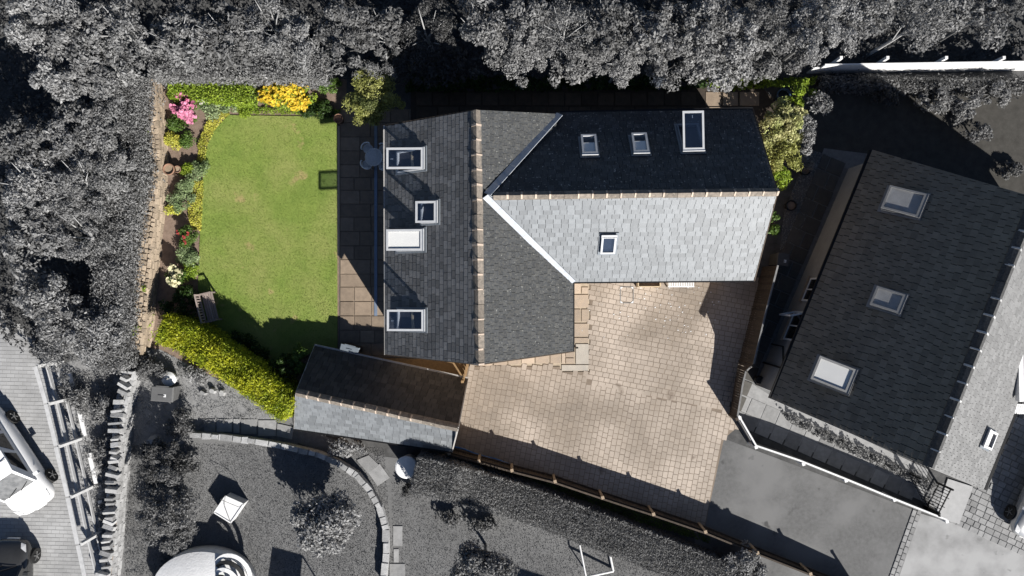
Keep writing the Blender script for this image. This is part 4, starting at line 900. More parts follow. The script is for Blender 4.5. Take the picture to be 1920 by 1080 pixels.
box_bin(655, 654, .80, .26, .9, R(-14), 'low box with a shade-toned pale lid against the outbuilding wall on the patio', m_wood, M('shade_toned_lid', (.17, .20, .23), None, 4), 'storage_box', 'box')  # white lid darkened and blued in colour as if in shade
def white_pot():
    c = P(315, 711, .55); c.z = 0; t = thing('white_urn', c, 'round white urn with a domed top standing by the grey storage bin', 'urn')
    q = MB(); q.lathe(c, [(.16, 0), (.26, .25), (.31, .45), (.31, .5), (.2, .55), (.01, .6)], 22); ob('body', q, m_gwhite, t)
    q = MB(); q.tube([c+Vector((-.1, .02, .6)), c+Vector((0, .0, .66)), c+Vector((.1, .05, .6))], .02, 6); ob('handle', q, m_gwood, t)
white_pot()
def butt():
    c = P(762, 876, .95); c.z = 0; t = thing('water_butt', c, 'round white water tub with a flat lid at the corner of the outbuilding', 'water butt')
    q = MB(); q.lathe(c, [(.34, 0), (.40, .5), (.42, .9), (.44, .9), (.44, .94), (.40, .95)], 28); ob('body', q, m_gwhite, t)
    q = MB(); q.lathe(c+Vector((0, 0, .95)), [(.48, 0), (.48, .03), (.42, .06), (.1, .07), (.01, .07)], 28); ob('lid', q, m_gwhite, t)
    for s in (-1, 1): q = MB(); q.tube([c+Vector((s*.42, -.08, .9)), c+Vector((s*.50, 0, .93)), c+Vector((s*.42, .08, .9))], .02, 6); ob('handle', q, m_gwood, t)
butt()
def crate():
    t = thing('white_garden_box', G(430, 953), 'small open-sided white box with a wire hoop standing on the lower lawn', 'box')
    tp = [P(423, 930, .55), P(457, 945, .55), P(433, 980, .55), P(402, 961, .55)]
    q = MB(); q.prism([p-Vector((0, 0, .03)) for p in tp][::-1], tp[::-1]); ob('lid', q, m_gwhite, t)
    q = MB(); q.prism([Vector((p.x, p.y, 0)) for p in tp][::-1], [Vector((p.x, p.y, .5)) for p in tp][::-1]); ob('body', q, M('crate_white', gy(.6), gy(.5), 5), t)
    for a, b in ((0, 1), (1, 2), (2, 3), (3, 0)): q = MB(); q.bar(tp[a]+Vector((0, 0, .015)), tp[b]+Vector((0, 0, .015)), .05, .03); ob('rim', q, m_gwhite, t)
    q = MB(); q.tube([tp[0]+Vector((0, 0, .02)), tp[0].lerp(tp[2], .3)+Vector((-.09, -.05, .1)), tp[0].lerp(tp[2], .7)+Vector((-.02, -.05, .08)), tp[2]+Vector((0, 0, .02))], .012, 5)
    q.tube([tp[1], tp[1]+Vector((-.05, .02, .45)), tp[0]+Vector((.0, .0, .5)), tp[0]], .012, 5); ob('wire_hoop', q, m_gwood, t)
crate()
def shelter():
    t = thing('covered_shelter', G(400, 1090), 'large pale canvas cover with dark-striped arched end at the bottom of the lower lawn', 'canopy')
    q = MB(); c = P(375, 1105, .9); n = 44; ring = []
    for k in range(n):
        a = 2*math.pi*k/n; ring.append((c.x+math.cos(a)*2.1, c.y+math.sin(a)*1.55))
    q.prism([(x, y, 0) for x, y in ring], [(x, y, .75) for x, y in ring])
    i0 = len(q.v); q.v += [(x, y, .77) for x, y in ring]+[(c.x+(x-c.x)*.55, c.y+(y-c.y)*.55, 1.02) for x, y in ring]+[(c.x, c.y, 1.1)]
    for k in range(n): j = (k+1) % n; q.f += [(i0+k, i0+j, i0+n+j, i0+n+k), (i0+n+k, i0+n+j, i0+2*n)]
    ob('canvas_cover', q, M('pale_canvas', gy(.80), gy(.72), 4, rough=.8, bump=.3, bscale=12), t, True)
    for i, (r, mt) in enumerate(((.80, m_gwhite), (.64, m_iron), (.48, m_gwhite), (.32, m_iron))):
        q = MB(); cc = P(440, 1072, .5)+Vector((-.10*i, -.10*i, .05*i)); aw = .17
        pts = [cc+Vector((math.cos(a-.35)*r, math.sin(a-.35)*r*1.15, .30*math.sin(a)+.25)) for a in [.05+k*(math.pi-.1)/14 for k in range(15)]]
        for a, b in zip(pts, pts[1:]): q.bar(a, b+(b-a)*.12, aw, .05)
        ob('arched_band', q, mt, t)
shelter()
def goal():
    t = thing('goal_frame', G(1118, 1050), 'white tubular goal frame lying on the strip of grass below the long hedge', 'goal')
    A, B, C, D = P(1087, 1022, .75), P(1099, 1082, .75), P(1150, 1071, .12), P(1144, 1042, .12)
    for a, b, w in ((A, B, .07), (B, C, .09), (C, D, .10)): q = MB(); q.tube([a, b], w/2, 8); ob('bar', q, m_gwhite, t)
    for a in (A, B): q = MB(); q.tube([a, Vector((a.x+.05, a.y, 0))], .03, 6); ob('leg', q, m_gwood, t)
goal()
def trough(px0, px1, py, label, mat, slats):
    a, b = P(px0, py, .5), P(px1, py, .5); t = thing('slatted_bench' if slats else 'planter_trough', Vector(((a.x+b.x)/2, a.y, 0)), label, 'bench' if slats else 'planter')
    if slats:
        n = 15
        for i in range(n): q = MB(); x = a.x+(b.x-a.x)*(i+.5)/n; q.bar(Vector((x, a.y-.06, .48)), Vector((x, a.y+.36, .50)), .045, .025); ob('seat_slat', q, m_white, t)
        for o in (-.08, .36): q = MB(); q.bar(Vector((a.x, a.y+o, .46)), Vector((b.x, a.y+o, .46)), .05, .06); ob('rail', q, m_white, t)
        for x in (a.x+.05, b.x-.05):
            for o in (-.08, .36): q = MB(); q.bar(Vector((x, a.y+o, 0)), Vector((x, a.y+o, .46)), .05); ob('leg', q, m_white, t)
    else:
        for o in (-.08, .28): q = MB(); q.bar(Vector((a.x, a.y+o, .25)), Vector((b.x, a.y+o, .25)), .04, .5); ob('side_board', q, m_cream, t)
        for x in (a.x, b.x): q = MB(); q.bar(Vector((x, a.y-.10, .25)), Vector((x, a.y+.28, .25)), .04, .5); ob('end_board', q, m_cream, t)
        q = MB(); q.box(((a.x+b.x)/2, a.y+.1, .36), (b.x-a.x-.05, .30, .04)); ob('filling', q, m_soil, t)
trough(1197, 1238, 534, 'cream timber planter trough under the eaves of the sunny pale roof', m_cream, False)
trough(1253, 1302, 534, 'white slatted bench seat tucked under the eaves beside the planter trough', m_white, True)
def cover_plate():
    t = thing('manhole_cover', G(1175, 557), 'square paved-in manhole cover with pale corners in the drive', 'manhole cover')
    q = MB(); 
    for a, b in (((1163, 538), (1187, 538)), ((1187, 538), (1187, 568)), ((1187, 568), (1163, 568)), ((1163, 568), (1163, 538))): q.bar(G(*a, .045), G(*b, .045), .03, .01)
    ob('frame', q, m_gwood, t)
    q = MB()
    for (x, y, sx, sy) in ((1163, 538, 1, 1), (1187, 538, -1, 1), (1187, 568, -1, -1), (1163, 568, 1, -1)): q.slab(g((x, y), (x+5*sx, y), (x, y+4.5*sy)), .043, .054)
    ob('corner_plate', q, m_white, t)
cover_plate()
q = MB()
for i in range(90):
    x, y = random.gauss(1245, 70), random.gauss(575, 32)
    if y < 538 or x > 1400: continue
    c = G(x, y, .045); r = random.uniform(.012, .04); q.slab([(c.x+r*math.cos(a+i), c.y+r*random.uniform(.5, 1)*math.sin(a+i)) for a in (0, 1.5, 3.1, 4.6)], .043, .05)
tag(ob('fallen_petals', q, m_white), kind='stuff')
for i, (x, y, s) in enumerate(((383, 736, 17), (401, 732, 15), (419, 736, 17))):
    q = MB(); c = G(x, y); r = s*PXM*.5; q.slab([(c.x+r*random.uniform(.75, 1.1)*math.cos(a), c.y+r*random.uniform(.6, 1)*math.sin(a)) for a in (0, .9, 2, 3.1, 4.1, 5.2)], .0, .22, .05)
    tag(ob('boulder', q, m_gstone), ('flat-sided grey rock, leftmost of three below the golden hedge', 'grey rock with a pitted top in the middle of three below the golden hedge', 'pale angular grey rock, rightmost of three below the golden hedge')[i], 'rock', 'rocks below the golden hedge')
q = MB(); c = G(294, 825); q.slab([(c.x+.34*math.cos(a)*random.uniform(.8, 1.1), c.y+.3*math.sin(a)*random.uniform(.8, 1.1)) for a in [k*.785 for k in range(8)]], 0, .5, .14); tag(ob('boulder', q, m_gstone), 'big rounded grey boulder beside the upright coping stones', 'rock')

# ================================================================== VEHICLES
def car(name, nose, heading, L, Wd, H, paint, label, cat, van=False, belt=.95, hood=1.0, rear=.45, ws=.75, rw=.3, black_roof=None, wsm=None):
    """nose = ground point of the front bumper; heading = unit vector the car faces"""
    f = Vector((heading[0], heading[1], 0)).normalized(); c = Vector((nose.x, nose.y, 0))-f*L/2; t = thing(name, c, label, cat)
    s = Vector((-f.y, f.x, 0)); m = Matrix((f, s, Vector((0, 0, 1)))).transposed().to_4x4(); m.translation = c
    st = [(-L/2, .72, .42, .80), (-L/2+.10, .88, .30, belt*.97), (-L/2+.45, .97, .24, belt), (-L*.2, 1, .2, belt), (0, 1, .2, belt), (L*.2, 1, .2, belt), (L/2-hood*.95, .99, .22, belt), (L/2-hood*.55, .97, .24, belt*.93), (L/2-.30, .90, .27, belt*.82), (L/2-.10, .76, .32, belt*.70), (L/2, .56, .40, belt*.60)]
    V = []; n = 14
    for x, w, z0, z1 in st:
        for k in range(n):
            a = 2*math.pi*k/n; ca, sa = math.cos(a), math.sin(a)
            y = Wd/2*w*math.copysign(abs(ca)**.5, ca); z = (z0+z1)/2+(z1-z0)/2*math.copysign(abs(sa)**.55, sa); V.append(tuple(m @ Vector((x, y, z))))
    F = [(j*n+k, j*n+(k+1) % n, (j+1)*n+(k+1) % n, (j+1)*n+k) for j in range(len(st)-1) for k in range(n)]+[tuple(range(n-1, -1, -1)), tuple(range((len(st)-1)*n, len(st)*n))]
    b = meshobj('body', V, F, paint, t, True)
    sd = b.modifiers.new('s', 'SUBSURF'); sd.levels = 1; sd.render_levels = 1
    xb0, xb1 = -L/2+rear*.35, L/2-hood*.92; xr0, xr1 = xb0+rw, xb1-ws; hb = Wd/2*.93; hr = Wd/2*(.80 if not van else .84)
    lo = [(xb0, -hb*.95), (xb1, -hb*.9), (xb1, hb*.9), (xb0, hb*.95)]; hi = [(xr0, -hr), (xr1, -hr*.97), (xr1, hr*.97), (xr0, hr)]
    zb, zr = belt-.06, H-.05
    q = MB(); q.prism([m @ Vector((x, y, zb)) for x, y in lo], [m @ Vector((x, y, zr)) for x, y in hi]); ob('cabin', q, paint, t)
    V = []; nx, ny = 7, 7                    # crowned roof
    for i in range(nx):
        for j in range(ny):
            u, v = i/(nx-1)*2-1, j/(ny-1)*2-1; x = xr0+(xr1-xr0)*(u+1)/2; V.append(tuple(m @ Vector((x+.02*u, v*(hr+.015)*(1-.06*abs(u)**4), zr+.01+.07*(1-u*u*.8)*(1-v*v*.75)-.02*abs(v)**6))))
    F = [(i*ny+j, (i+1)*ny+j, (i+1)*ny+j+1, i*ny+j+1) for i in range(nx-1) for j in range(ny-1)]
    ob_ = meshobj('roof', V, F, black_roof or paint, t, True)
    def face(a, b_, c_, d, name, mat, k=(.06, .94, .1, .88), off=.012, crown=0):
        a, b_, c_, d = [m @ Vector(p) for p in (a, b_, c_, d)]     # a,b bottom; d,c top
        pt = lambda u, v: a.lerp(b_, u).lerp(d.lerp(c_, u), v); nrm = (b_-a).cross(d-a).normalized()
        q = MB(); P4 = [pt(k[0], k[2])+nrm*off, pt(k[1], k[2])+nrm*off, pt(k[1]-.03, k[3])+nrm*off, pt(k[0]+.03, k[3])+nrm*off]
        q.prism([p-nrm*.02 for p in P4], P4); return ob(name, q, mat, t)
    z = lambda p, h: (p[0], p[1], h)
    face(z(lo[1], zb), z(lo[2], zb), z(hi[2], zr), z(hi[1], zr), 'windscreen', wsm or m_carg, (.05, .95, .06, .93))
    face(z(lo[3], zb), z(lo[0], zb), z(hi[0], zr), z(hi[3], zr), 'rear_window', m_carg, (.08, .92, .22, .9))
    for (a, b_, c_, d) in ((lo[0], lo[1], hi[1], hi[0]), (lo[2], lo[3], hi[3], hi[2])):
        for k in ((.10, .36), (.40, .64), (.68, .90)): face(z(a, zb), z(b_, zb), z(c_, zr), z(d, zr), 'side_window', m_carg, (k[0], k[1], .20, .86))
    for sx in (-1, 1):
        for sy in (-1, 1):
            w = m @ Vector((sx*L*.31, sy*(Wd/2-.08), .32)); q = MB(); q.tube([w-s*.11, w+s*.11], .32, 20); wh = ob('wheel', q, m_tyre, t)
            q = MB(); e = w+s*sy*.115
            for k in range(5): a = k*1.2566; q.bar(e, e+(f*math.cos(a)+Vector((0, 0, math.sin(a))))*.2, .05, .03)
            q.tube([e-s*.01, e+s*.012], .05, 10); ob('rim', q, m_rim, wh)
    for sy in (-1, 1):
        mp = m @ Vector((xb1-.28, sy*(Wd/2+.10), belt+.08)); q = MB(); q.box(None, (.12, .22, .15), mtx=Matrix.Translation(mp) @ Matrix.Rotation(math.atan2(f.y, f.x), 4, 'Z')); q.bar(mp, m @ Vector((xb1-.26, sy*(Wd/2-.05), belt)), .05); ob('wing_mirror', q, paint, t)
        hd = MB(); hd.prism([m @ Vector((L/2-x, sy*y, zz-.02)) for x, y, zz in ((.46, Wd*.43, belt*.80), (.16, Wd*.385, belt*.71), (.10, Wd*.28, belt*.70), (.30, Wd*.31, belt*.79))][::sy], [m @ Vector((L/2-x, sy*y, zz+.015)) for x, y, zz in ((.46, Wd*.43, belt*.80), (.16, Wd*.385, belt*.71), (.10, Wd*.28, belt*.70), (.30, Wd*.31, belt*.79))][::sy]); ob('headlight', hd, m_lamp, t)
        tl = MB(); tl.box(None, (.05, .16, .22), mtx=m @ Matrix.Translation((-L/2+.06, sy*Wd*.36, belt*.75))); ob('tail_light', tl, M('tail_lens', gy(.12), None, 3, rough=.2), t)
    q = MB(); q.bar(m @ Vector((xb1-.02, -.5, belt+.0)), m @ Vector((xb1-.18, .1, belt+.16)), .02); q.bar(m @ Vector((xb1-.02, .1, belt+.0)), m @ Vector((xb1-.18, .62, belt+.16)), .02); ob('wiper', q, m_black, t)
    if van:
        for x in (.2, .5, .8): q = MB(); xx = xr0+(xr1-xr0)*x; q.tube([m @ Vector((xx, -hr, zr+.06)), m @ Vector((xx, hr, zr+.06))], .018, 6); ob('roof_bar', q, m_gframe, t)
    q = MB(); q.box(None, (.03, .52, .11), mtx=m @ Matrix.Translation((L/2+.0, 0, .42))); ob('number_plate', q, m_gwhite, t)
    return t
hv = Vector((.55, -.835, 0))
car('parked_van', P(74, 952, .6), hv, 4.9, 2.02, 1.85, m_vanw, 'white people carrier van parked on the paved road at the left edge', 'van', van=True, belt=1.05, hood=1.05, ws=.80, rw=.2, wsm=M('pale_windscreen', gy(.20), gy(.10), 4, rough=.15, spec=.6))
car('parked_car', P(5, 1012, .6)+Vector((.35, 0, 0)), Vector((.02, 1, 0)), 4.1, 1.8, 1.48, m_card, 'dark hatchback car parked below the white van at the bottom left corner', 'car', hood=1.05, black_roof=M('grey_roof_paint', gy(.16), gy(.14), 3, rough=.3, coat=.5))
car('parked_car', P(1926, 1012, .6), Vector((-.38, -.92, 0)), 4.3, 1.82, 1.55, m_cars, 'silver car with alloy wheels at the right edge beside the neighbouring house', 'car')

# ================================================================== HEDGES AND PLANTS OF THE COTTAGE GARDEN
hedge('hedge', [(300, 616, 1.55), (345, 632, 1.6), (400, 668, 1.8), (470, 716, 2.0), (540, 768, 1.8)], 52, 1.5, 'bright golden-yellow conifer hedge along the slanting lower edge of the garden', l_yel, m_gcore, .055, 1700, asp=.32, rough=.16)
hedge('hedge', [(318, 157, .8), (400, 164, .9), (468, 168, .85)], 50, .85, 'lime green low hedge along the top edge of the flower bed', l_lime, m_gcore, .045, 1500)
tree('flowering_shrub', 528, 172, 64, .85, 'wide shrub smothered in yellow flowers at the top edge of the bed', 'shrub', l_lime, m_bark, .05, rypx=26, rz=.5, extra=('blossom', f_yel, 420, .085), clump=.12, dens=1.6)
tree('flowering_shrub', 560, 192, 26, .6, 'small mound of yellow flowers spilling towards the lawn', 'shrub', l_lime, m_bark, .04, rypx=17, rz=.35, extra=('blossom', f_yel, 170, .075), clump=.15)
tree('green_shrub', 615, 160, 26, .7, 'mid green leafy bush between the yellow flowers and the olive tree', 'shrub', l_grn, m_bark, .05, rypx=18)
tree('hydrangea', 346, 203, 31, .8, 'pink-flowering hydrangea bush in the corner of the flower bed', 'shrub', l_grn, m_bark, .05, rypx=33, extra=('blossom', f_pink, 90, .12), clump=.2)
tree('rose_bush', 380, 186, 8, .6, 'small white-flowered rose next to the pink hydrangea', 'plant', l_grn, m_bark, .035, extra=('blossom', f_white, 12, .11), clump=.3)
tree('rose_bush', 329, 517, 16, .75, 'white rose bush in full bloom near the bench', 'plant', l_grn, m_bark, .04, extra=('blossom', f_cream, 22, .13), clump=.25)
tree('rose_bush', 345, 442, 20, .6, 'green rose bush with a few red blooms halfway down the bed', 'plant', l_grn, m_bark, .04, extra=('blossom', f_red, 4, .10), clump=.25)
cover('edging_plant', [(395, 212), (427, 198), (430, 214), (400, 246), (388, 275), (384, 310), (368, 308), (372, 268)], .22, l_gold, 'golden yellow edging plants curving round the top corner of the lawn', .04, 1500, 'ground cover', thresh=-1.2)
cover('edging_plant', [(470, 200), (640, 206), (634, 215), (470, 214)], .14, l_lime, 'patchy lime green mat along the straight top edge of the lawn', .04, 900, thresh=-1.4)
cover('edging_plant', [(358, 340), (381, 338), (377, 432), (362, 432), (352, 400)], .22, l_gold, 'golden yellow edging plants along the straight left side of the lawn', .04, 1500, thresh=-1.2)
for i, (x, y, r, z, lf, lb) in enumerate(((395, 192, 20, .35, l_sil, 'silvery grey lavender clump right of the pink hydrangea'), (372, 318, 14, .3, l_sil, 'silver-leaved clump beside the terracotta pots'), (349, 345, 15, .4, l_sil, 'grey-green spreading plant below the terracotta pots'), (338, 375, 17, .45, l_sil, 'big-leaved blue-green plant in the middle of the left bed'),
    (322, 262, 13, .35, l_gold, 'yellow-leaved tuft below the pink hydrangea'), (347, 262, 12, .35, l_grn, 'spiky green tuft left of the golden edging'), (328, 232, 11, .35, l_grn, 'grassy green tuft under the pink hydrangea'), (350, 318, 10, .3, l_lime, 'lime green tuft right of the small terracotta pot'), (325, 393, 10, .3, l_gold, 'yellow-green tuft beside the stone wall halfway down'), (350, 478, 18, .4, l_sil, 'pale green clump above the white rose'), (356, 505, 13, .4, l_lime, 'lime green clump between the white rose and the bench'), (430, 190, 18, .3, l_sil, 'greyish low clump under the lime hedge'),
    (330, 150, 14, .35, l_lime, 'pale green clump at the top corner of the stone wall'), (575, 205, 10, .3, l_dgr, 'dark small plant at the edge of the yellow flowers'), (600, 205, 16, .45, l_dgr, 'dark green clump in the shade beside the terracotta pot at the lawn corner'), (455, 207, 14, .12, l_lime, 'thin low green mat above the lawn edge'))):
    tree('bedding_plant', x, y, r*1.2, z, lb, 'plant', lf, m_bark, .04, clump=.28, group='plants in the flower bed')
tree('olive_tree', 696, 178, 60, 2.7, 'olive-green rounded tree at the top of the patio', 'tree', l_oliv, m_bark, .055, rypx=46, clump=.2, dens=2.6)
tree('olive_tree', 690, 215, 30, 2.0, 'lower olive-green bush drooping over the patio below the rounded tree', 'tree', l_oliv, m_bark, .05, rypx=24, clump=.2, dens=2)
tree('bare_shrub', 700, 128, 46, 2.9, 'pale grey twiggy shrub behind the olive-green tree', 'shrub', l_g2, m_gbark, .05, rypx=24, asp=.12, dens=.7)
tree('green_shrub', 565, 672, 30, 1.1, 'shaded dark green bush against the outbuilding', 'shrub', l_grn, m_bark, .06, rypx=32)
tree('green_shrub', 530, 690, 38, 1.35, 'dark green bush between the golden hedge and the outbuilding', 'shrub', l_dgr, m_bark, .06, rypx=26)
tree('green_shrub', 545, 760, 13, .8, 'pale lime bush at the lower end of the golden hedge', 'shrub', l_lime, m_bark, .05, rypx=22)
tree('green_shrub', 440, 640, 40, .55, 'low dark shrub in the shadow of the golden hedge', 'shrub', l_dgr, m_bark, .06, rypx=16)
tree('green_shrub', 480, 665, 36, .6, 'shaded ferny shrub under the middle of the golden hedge', 'shrub', l_dgr, m_bark, .07, rypx=18)
tree('green_shrub', 340, 570, 40, .8, 'large dark shrub in shade beside the bench', 'shrub', l_dgr, m_bark, .06, rypx=42)
cover('ivy', [(252, 520), (280, 520), (275, 640), (248, 640)], 1.15, l_lime, 'bright green ivy over the lower end of the pale stone wall', .06, 700, 'ivy', thresh=-.9)
cover('ivy', [(256, 395), (270, 395), (268, 460), (250, 460)], 1.1, l_lime, 'narrow fringe of green ivy on the outer side of the stone wall', .05, 700, 'ivy', thresh=-.4)
cover('ivy', [(276, 165), (286, 165), (286, 260), (274, 300)], 1.15, l_lime, 'thin green ivy on the outer face at the upper end of the stone wall', .05, 500, 'ivy', thresh=-.1)
cover('ivy', [(760, 143), (1325, 141), (1325, 166), (760, 172)], .5, l_dgr, 'dark green ivy bank in the shade behind the cottage', .08, 420, 'ivy', thresh=-.7)
cover('ivy', [(1325, 144), (1530, 144), (1525, 160), (1440, 163), (1380, 168), (1330, 162)], .5, l_lime, 'sunlit green and yellow creeper at the end of the bank behind the cottage', .06, 900, 'ivy', thresh=-.8)
tree('green_shrub', 1503, 172, 25, 1.3, 'bright green bush at the top right corner of the garden', 'shrub', l_lime, m_bark, .055, rypx=28)
tree('variegated_shrub', 1472, 232, 54, 2.0, 'large cream and green variegated shrub at the gable end of the cottage', 'shrub', l_vari, m_bark, .06, rypx=50, dens=1.8)
tree('variegated_shrub', 1466, 290, 46, 1.8, 'smaller darker variegated shrub under the large one by the gable', 'shrub', l_oliv, m_bark, .06, rypx=42, dens=1.5)
tree('green_shrub', 1462, 330, 26, 1.4, 'green bush below the variegated shrubs at the gable corner', 'shrub', l_lime, m_bark, .05, rypx=24)
tree('green_shrub', 1452, 418, 16, 1.3, 'slim green bush squeezed beside the gable wall', 'shrub', l_grn, m_bark, .05, rypx=34)
tree('grey_shrub', 1515, 250, 14, 1.6, 'pale grey fringe of shrub along the right of the variegated bush', 'shrub', l_g2, m_gbark, .05, rypx=50)
tree('grey_shrub', 1512, 300, 18, .9, 'small grey shrub at the upper end of the gravel bed', 'shrub', l_g2, m_gbark, .05, rypx=18)
cover('grass_bank', [(850, 858), (960, 884), (1130, 936), (1330, 1006), (1330, 1018), (1120, 955), (950, 897), (850, 872)], .18, l_grn, 'strip of green grass between the brown fence and the long grey hedge', .05, 900, 'grass strip', thresh=-1.2, asp=.25)
tree('green_shrub', 798, 868, 16, .5, 'bright grassy tuft beside the white water tub', 'plant', l_lime, m_bark, .06, rypx=10, asp=.2)

# ================================================================== GREY HEDGES, TREES AND BUSHES AROUND THE PLOT
hedge('hedge', [(778, 893, 1.9), (850, 908, 1.9), (890, 918, 1.4), (980, 945, 1.2), (1100, 990, 1.15), (1230, 1040, 1.15), (1330, 1080, 1.1), (1420, 1112, 1.1)], 66, 1.2, 'long clipped grey hedge running below the south fence', leafm('hedge_leaf', gy(.19), gy(.25)), m_core, .036, 2800, asp=.35, rough=.08, spikes=True)
hedge('hedge', [(282, 118, 1.7), (400, 118, 1.75), (520, 118, 1.75), (604, 120, 1.7)], 50, 1.7, 'clipped grey laurel hedge along the top of the flower bed', l_g1, m_core, .06, 1300, rough=.16)
hedge('hedge', [(232, 140, 1.8), (226, 250, 1.8), (236, 320, 1.8), (214, 420, 1.8), (204, 500, 1.8), (200, 600, 1.8), (196, 690, 1.7)], 58, 1.8, 'broad clipped grey hedge running down the outside of the pale stone wall', l_g1, m_core, .05, 1500, rough=.28)
hedge('hedge', [(1545, 152, .6), (1640, 154, .6), (1760, 158, .6), (1925, 158, .6)], 24, .9, 'grey creeper hedge at the foot of the white fence', l_g0, m_core, .06, 900, rough=.2)
G1 = 'trees in the grey wood'
L0 = [  # px, py, r, z, leaf, size, label
 (55, 25, 72, 5.2, l_g2, .09, 'pale grey tree crown in the very top left corner'), (140, 62, 70, 4.8, l_g1, .09, 'broad speckled grey crown second from the top left corner'), (215, 55, 62, 4.6, l_g1, .09, 'rounded grey crown along the top edge left of the dark gap'), (100, 140, 56, 4.4, l_g2, .10, 'pale feathery grey tree overhanging the dark hollow at upper left'),
 (185, 130, 66, 4.3, l_g1, .09, 'wide grey crown right of the dark hollow at upper left'), (25, 265, 62, 3.8, l_g0, .09, 'grey crown touching the left edge below the dark hollow'), (120, 255, 66, 3.8, l_g1, .09, 'mottled grey crown in the middle of the left wood'), (185, 235, 56, 3.5, l_g1, .08, 'grey crown leaning towards the top of the stone wall'),
 (50, 350, 66, 3.9, l_g2, .09, 'pale grey crown on the left edge halfway down'), (140, 345, 70, 3.8, l_g1, .09, 'large grey crown left of the straight part of the stone wall'), (200, 320, 48, 3.0, l_g2, .08, 'small pale grey crown close against the stone wall'), (45, 440, 64, 3.6, l_g1, .09, 'grey crown above the black gap on the left edge'),
 (135, 440, 58, 3.6, l_g1, .09, 'grey crown beside the broad clipped hedge'), (70, 555, 58, 3.0, l_g2, .08, 'pale speckled crown overhanging the paved road'), (120, 610, 60, 2.8, l_g1, .08, 'grey crown at the head of the white rail fence'), (165, 630, 56, 2.6, l_g2, .08, 'fine-leaved pale bush at the lower end of the broad hedge'), (105, 665, 42, 2.2, l_g1, .07, 'low grey bush over the first bay of the white rail fence'),
 (330, 70, 66, 4.2, l_g1, .10, 'grey crown behind the clipped laurel hedge, left one'), (415, 62, 60, 4.0, l_g0, .10, 'darker grey crown in the middle behind the laurel hedge'), (495, 45, 62, 4.2, l_g1, .10, 'pale-topped grey crown behind the right end of the laurel hedge'), (560, 75, 50, 3.8, l_g2, .09, 'bright grey crown at the right end of the laurel hedge'), (645, 60, 58, 4.0, l_g0, .09, 'half-shaded grey crown right of the laurel hedge'), (715, 55, 52, 3.4, l_g0, .09, 'dim grey crown above the twiggy shrub'),
 (800, 60, 60, 3.2, l_g3, .09, 'dark shaded crown at the top centre-left'), (835, 115, 50, 2.4, l_g3, .09, 'dark shaded bush behind the left gable of the cottage'), (760, 110, 46, 2.4, l_g3, .09, 'dark bush between the twiggy shrub and the cottage gable'),  # leaf colour darkened for the cottage shadow on these crowns
 (905, 45, 62, 4.3, l_g1, .08, 'sunlit grey crown where the shaded wood ends'), (975, 30, 60, 4.6, l_g1, .08, 'grey crown on the top edge above the stone ridge'), (985, 95, 56, 3.8, l_g2, .08, 'pale grey crown behind the left of the dark roof'), (1060, 55, 64, 4.4, l_g1, .08, 'open grey crown with showing branches at top centre'), (1085, 112, 52, 3.5, l_g1, .08, 'grey bush leaning over the shaded path behind the dark roof'), (1145, 40, 62, 4.4, l_g0, .08, 'darker crown on the top edge right of centre'), (1165, 108, 54, 3.7, l_g2, .08, 'pale grey crown behind the two small roof windows'),
 (1225, 60, 62, 4.3, l_g1, .08, 'clumpy grey crown above the open roof window'), (1255, 115, 50, 3.4, l_g1, .08, 'grey bush just behind the open roof window'), (1310, 45, 64, 4.4, l_g1, .08, 'tall grey crown right of the open roof window'), (1335, 110, 54, 3.5, l_g2, .08, 'pale bush above the sunlit patch of path'), (1395, 60, 62, 4.2, l_g2, .08, 'bright grey crown near the right end of the bank'), (1415, 118, 46, 3.0, l_g1, .07, 'grey bush over the creeper at the right end of the bank'), (1470, 95, 54, 3.4, l_g1, .07, 'grey bush left of the white fence'), (1465, 25, 54, 4.6, l_g0, .08, 'grey crown with pale bare branches on the top edge'),
 (1560, 35, 76, 5.4, l_g2, .09, 'feathery pale tree left above the white fence'), (1640, 25, 52, 5.0, l_g1, .09, 'grey drooping crown beside the feathery pale tree'), (1745, 25, 66, 5.2, l_g1, .075, 'round fine-leaved tree above the middle of the white fence'), (1835, 15, 62, 5.0, l_g1, .075, 'fine-leaved crown at the top right above the white fence'), (1905, -5, 40, 5.2, l_g0, .08, 'grey crown cut by the top right corner'),
]
for (x, y, r, z, lf, sz, lb) in L0: tree('broadleaf_tree', x, y, r*1.08, z, lb, 'tree', lf, m_gbark, sz*.78, group=G1, dens=1.25)
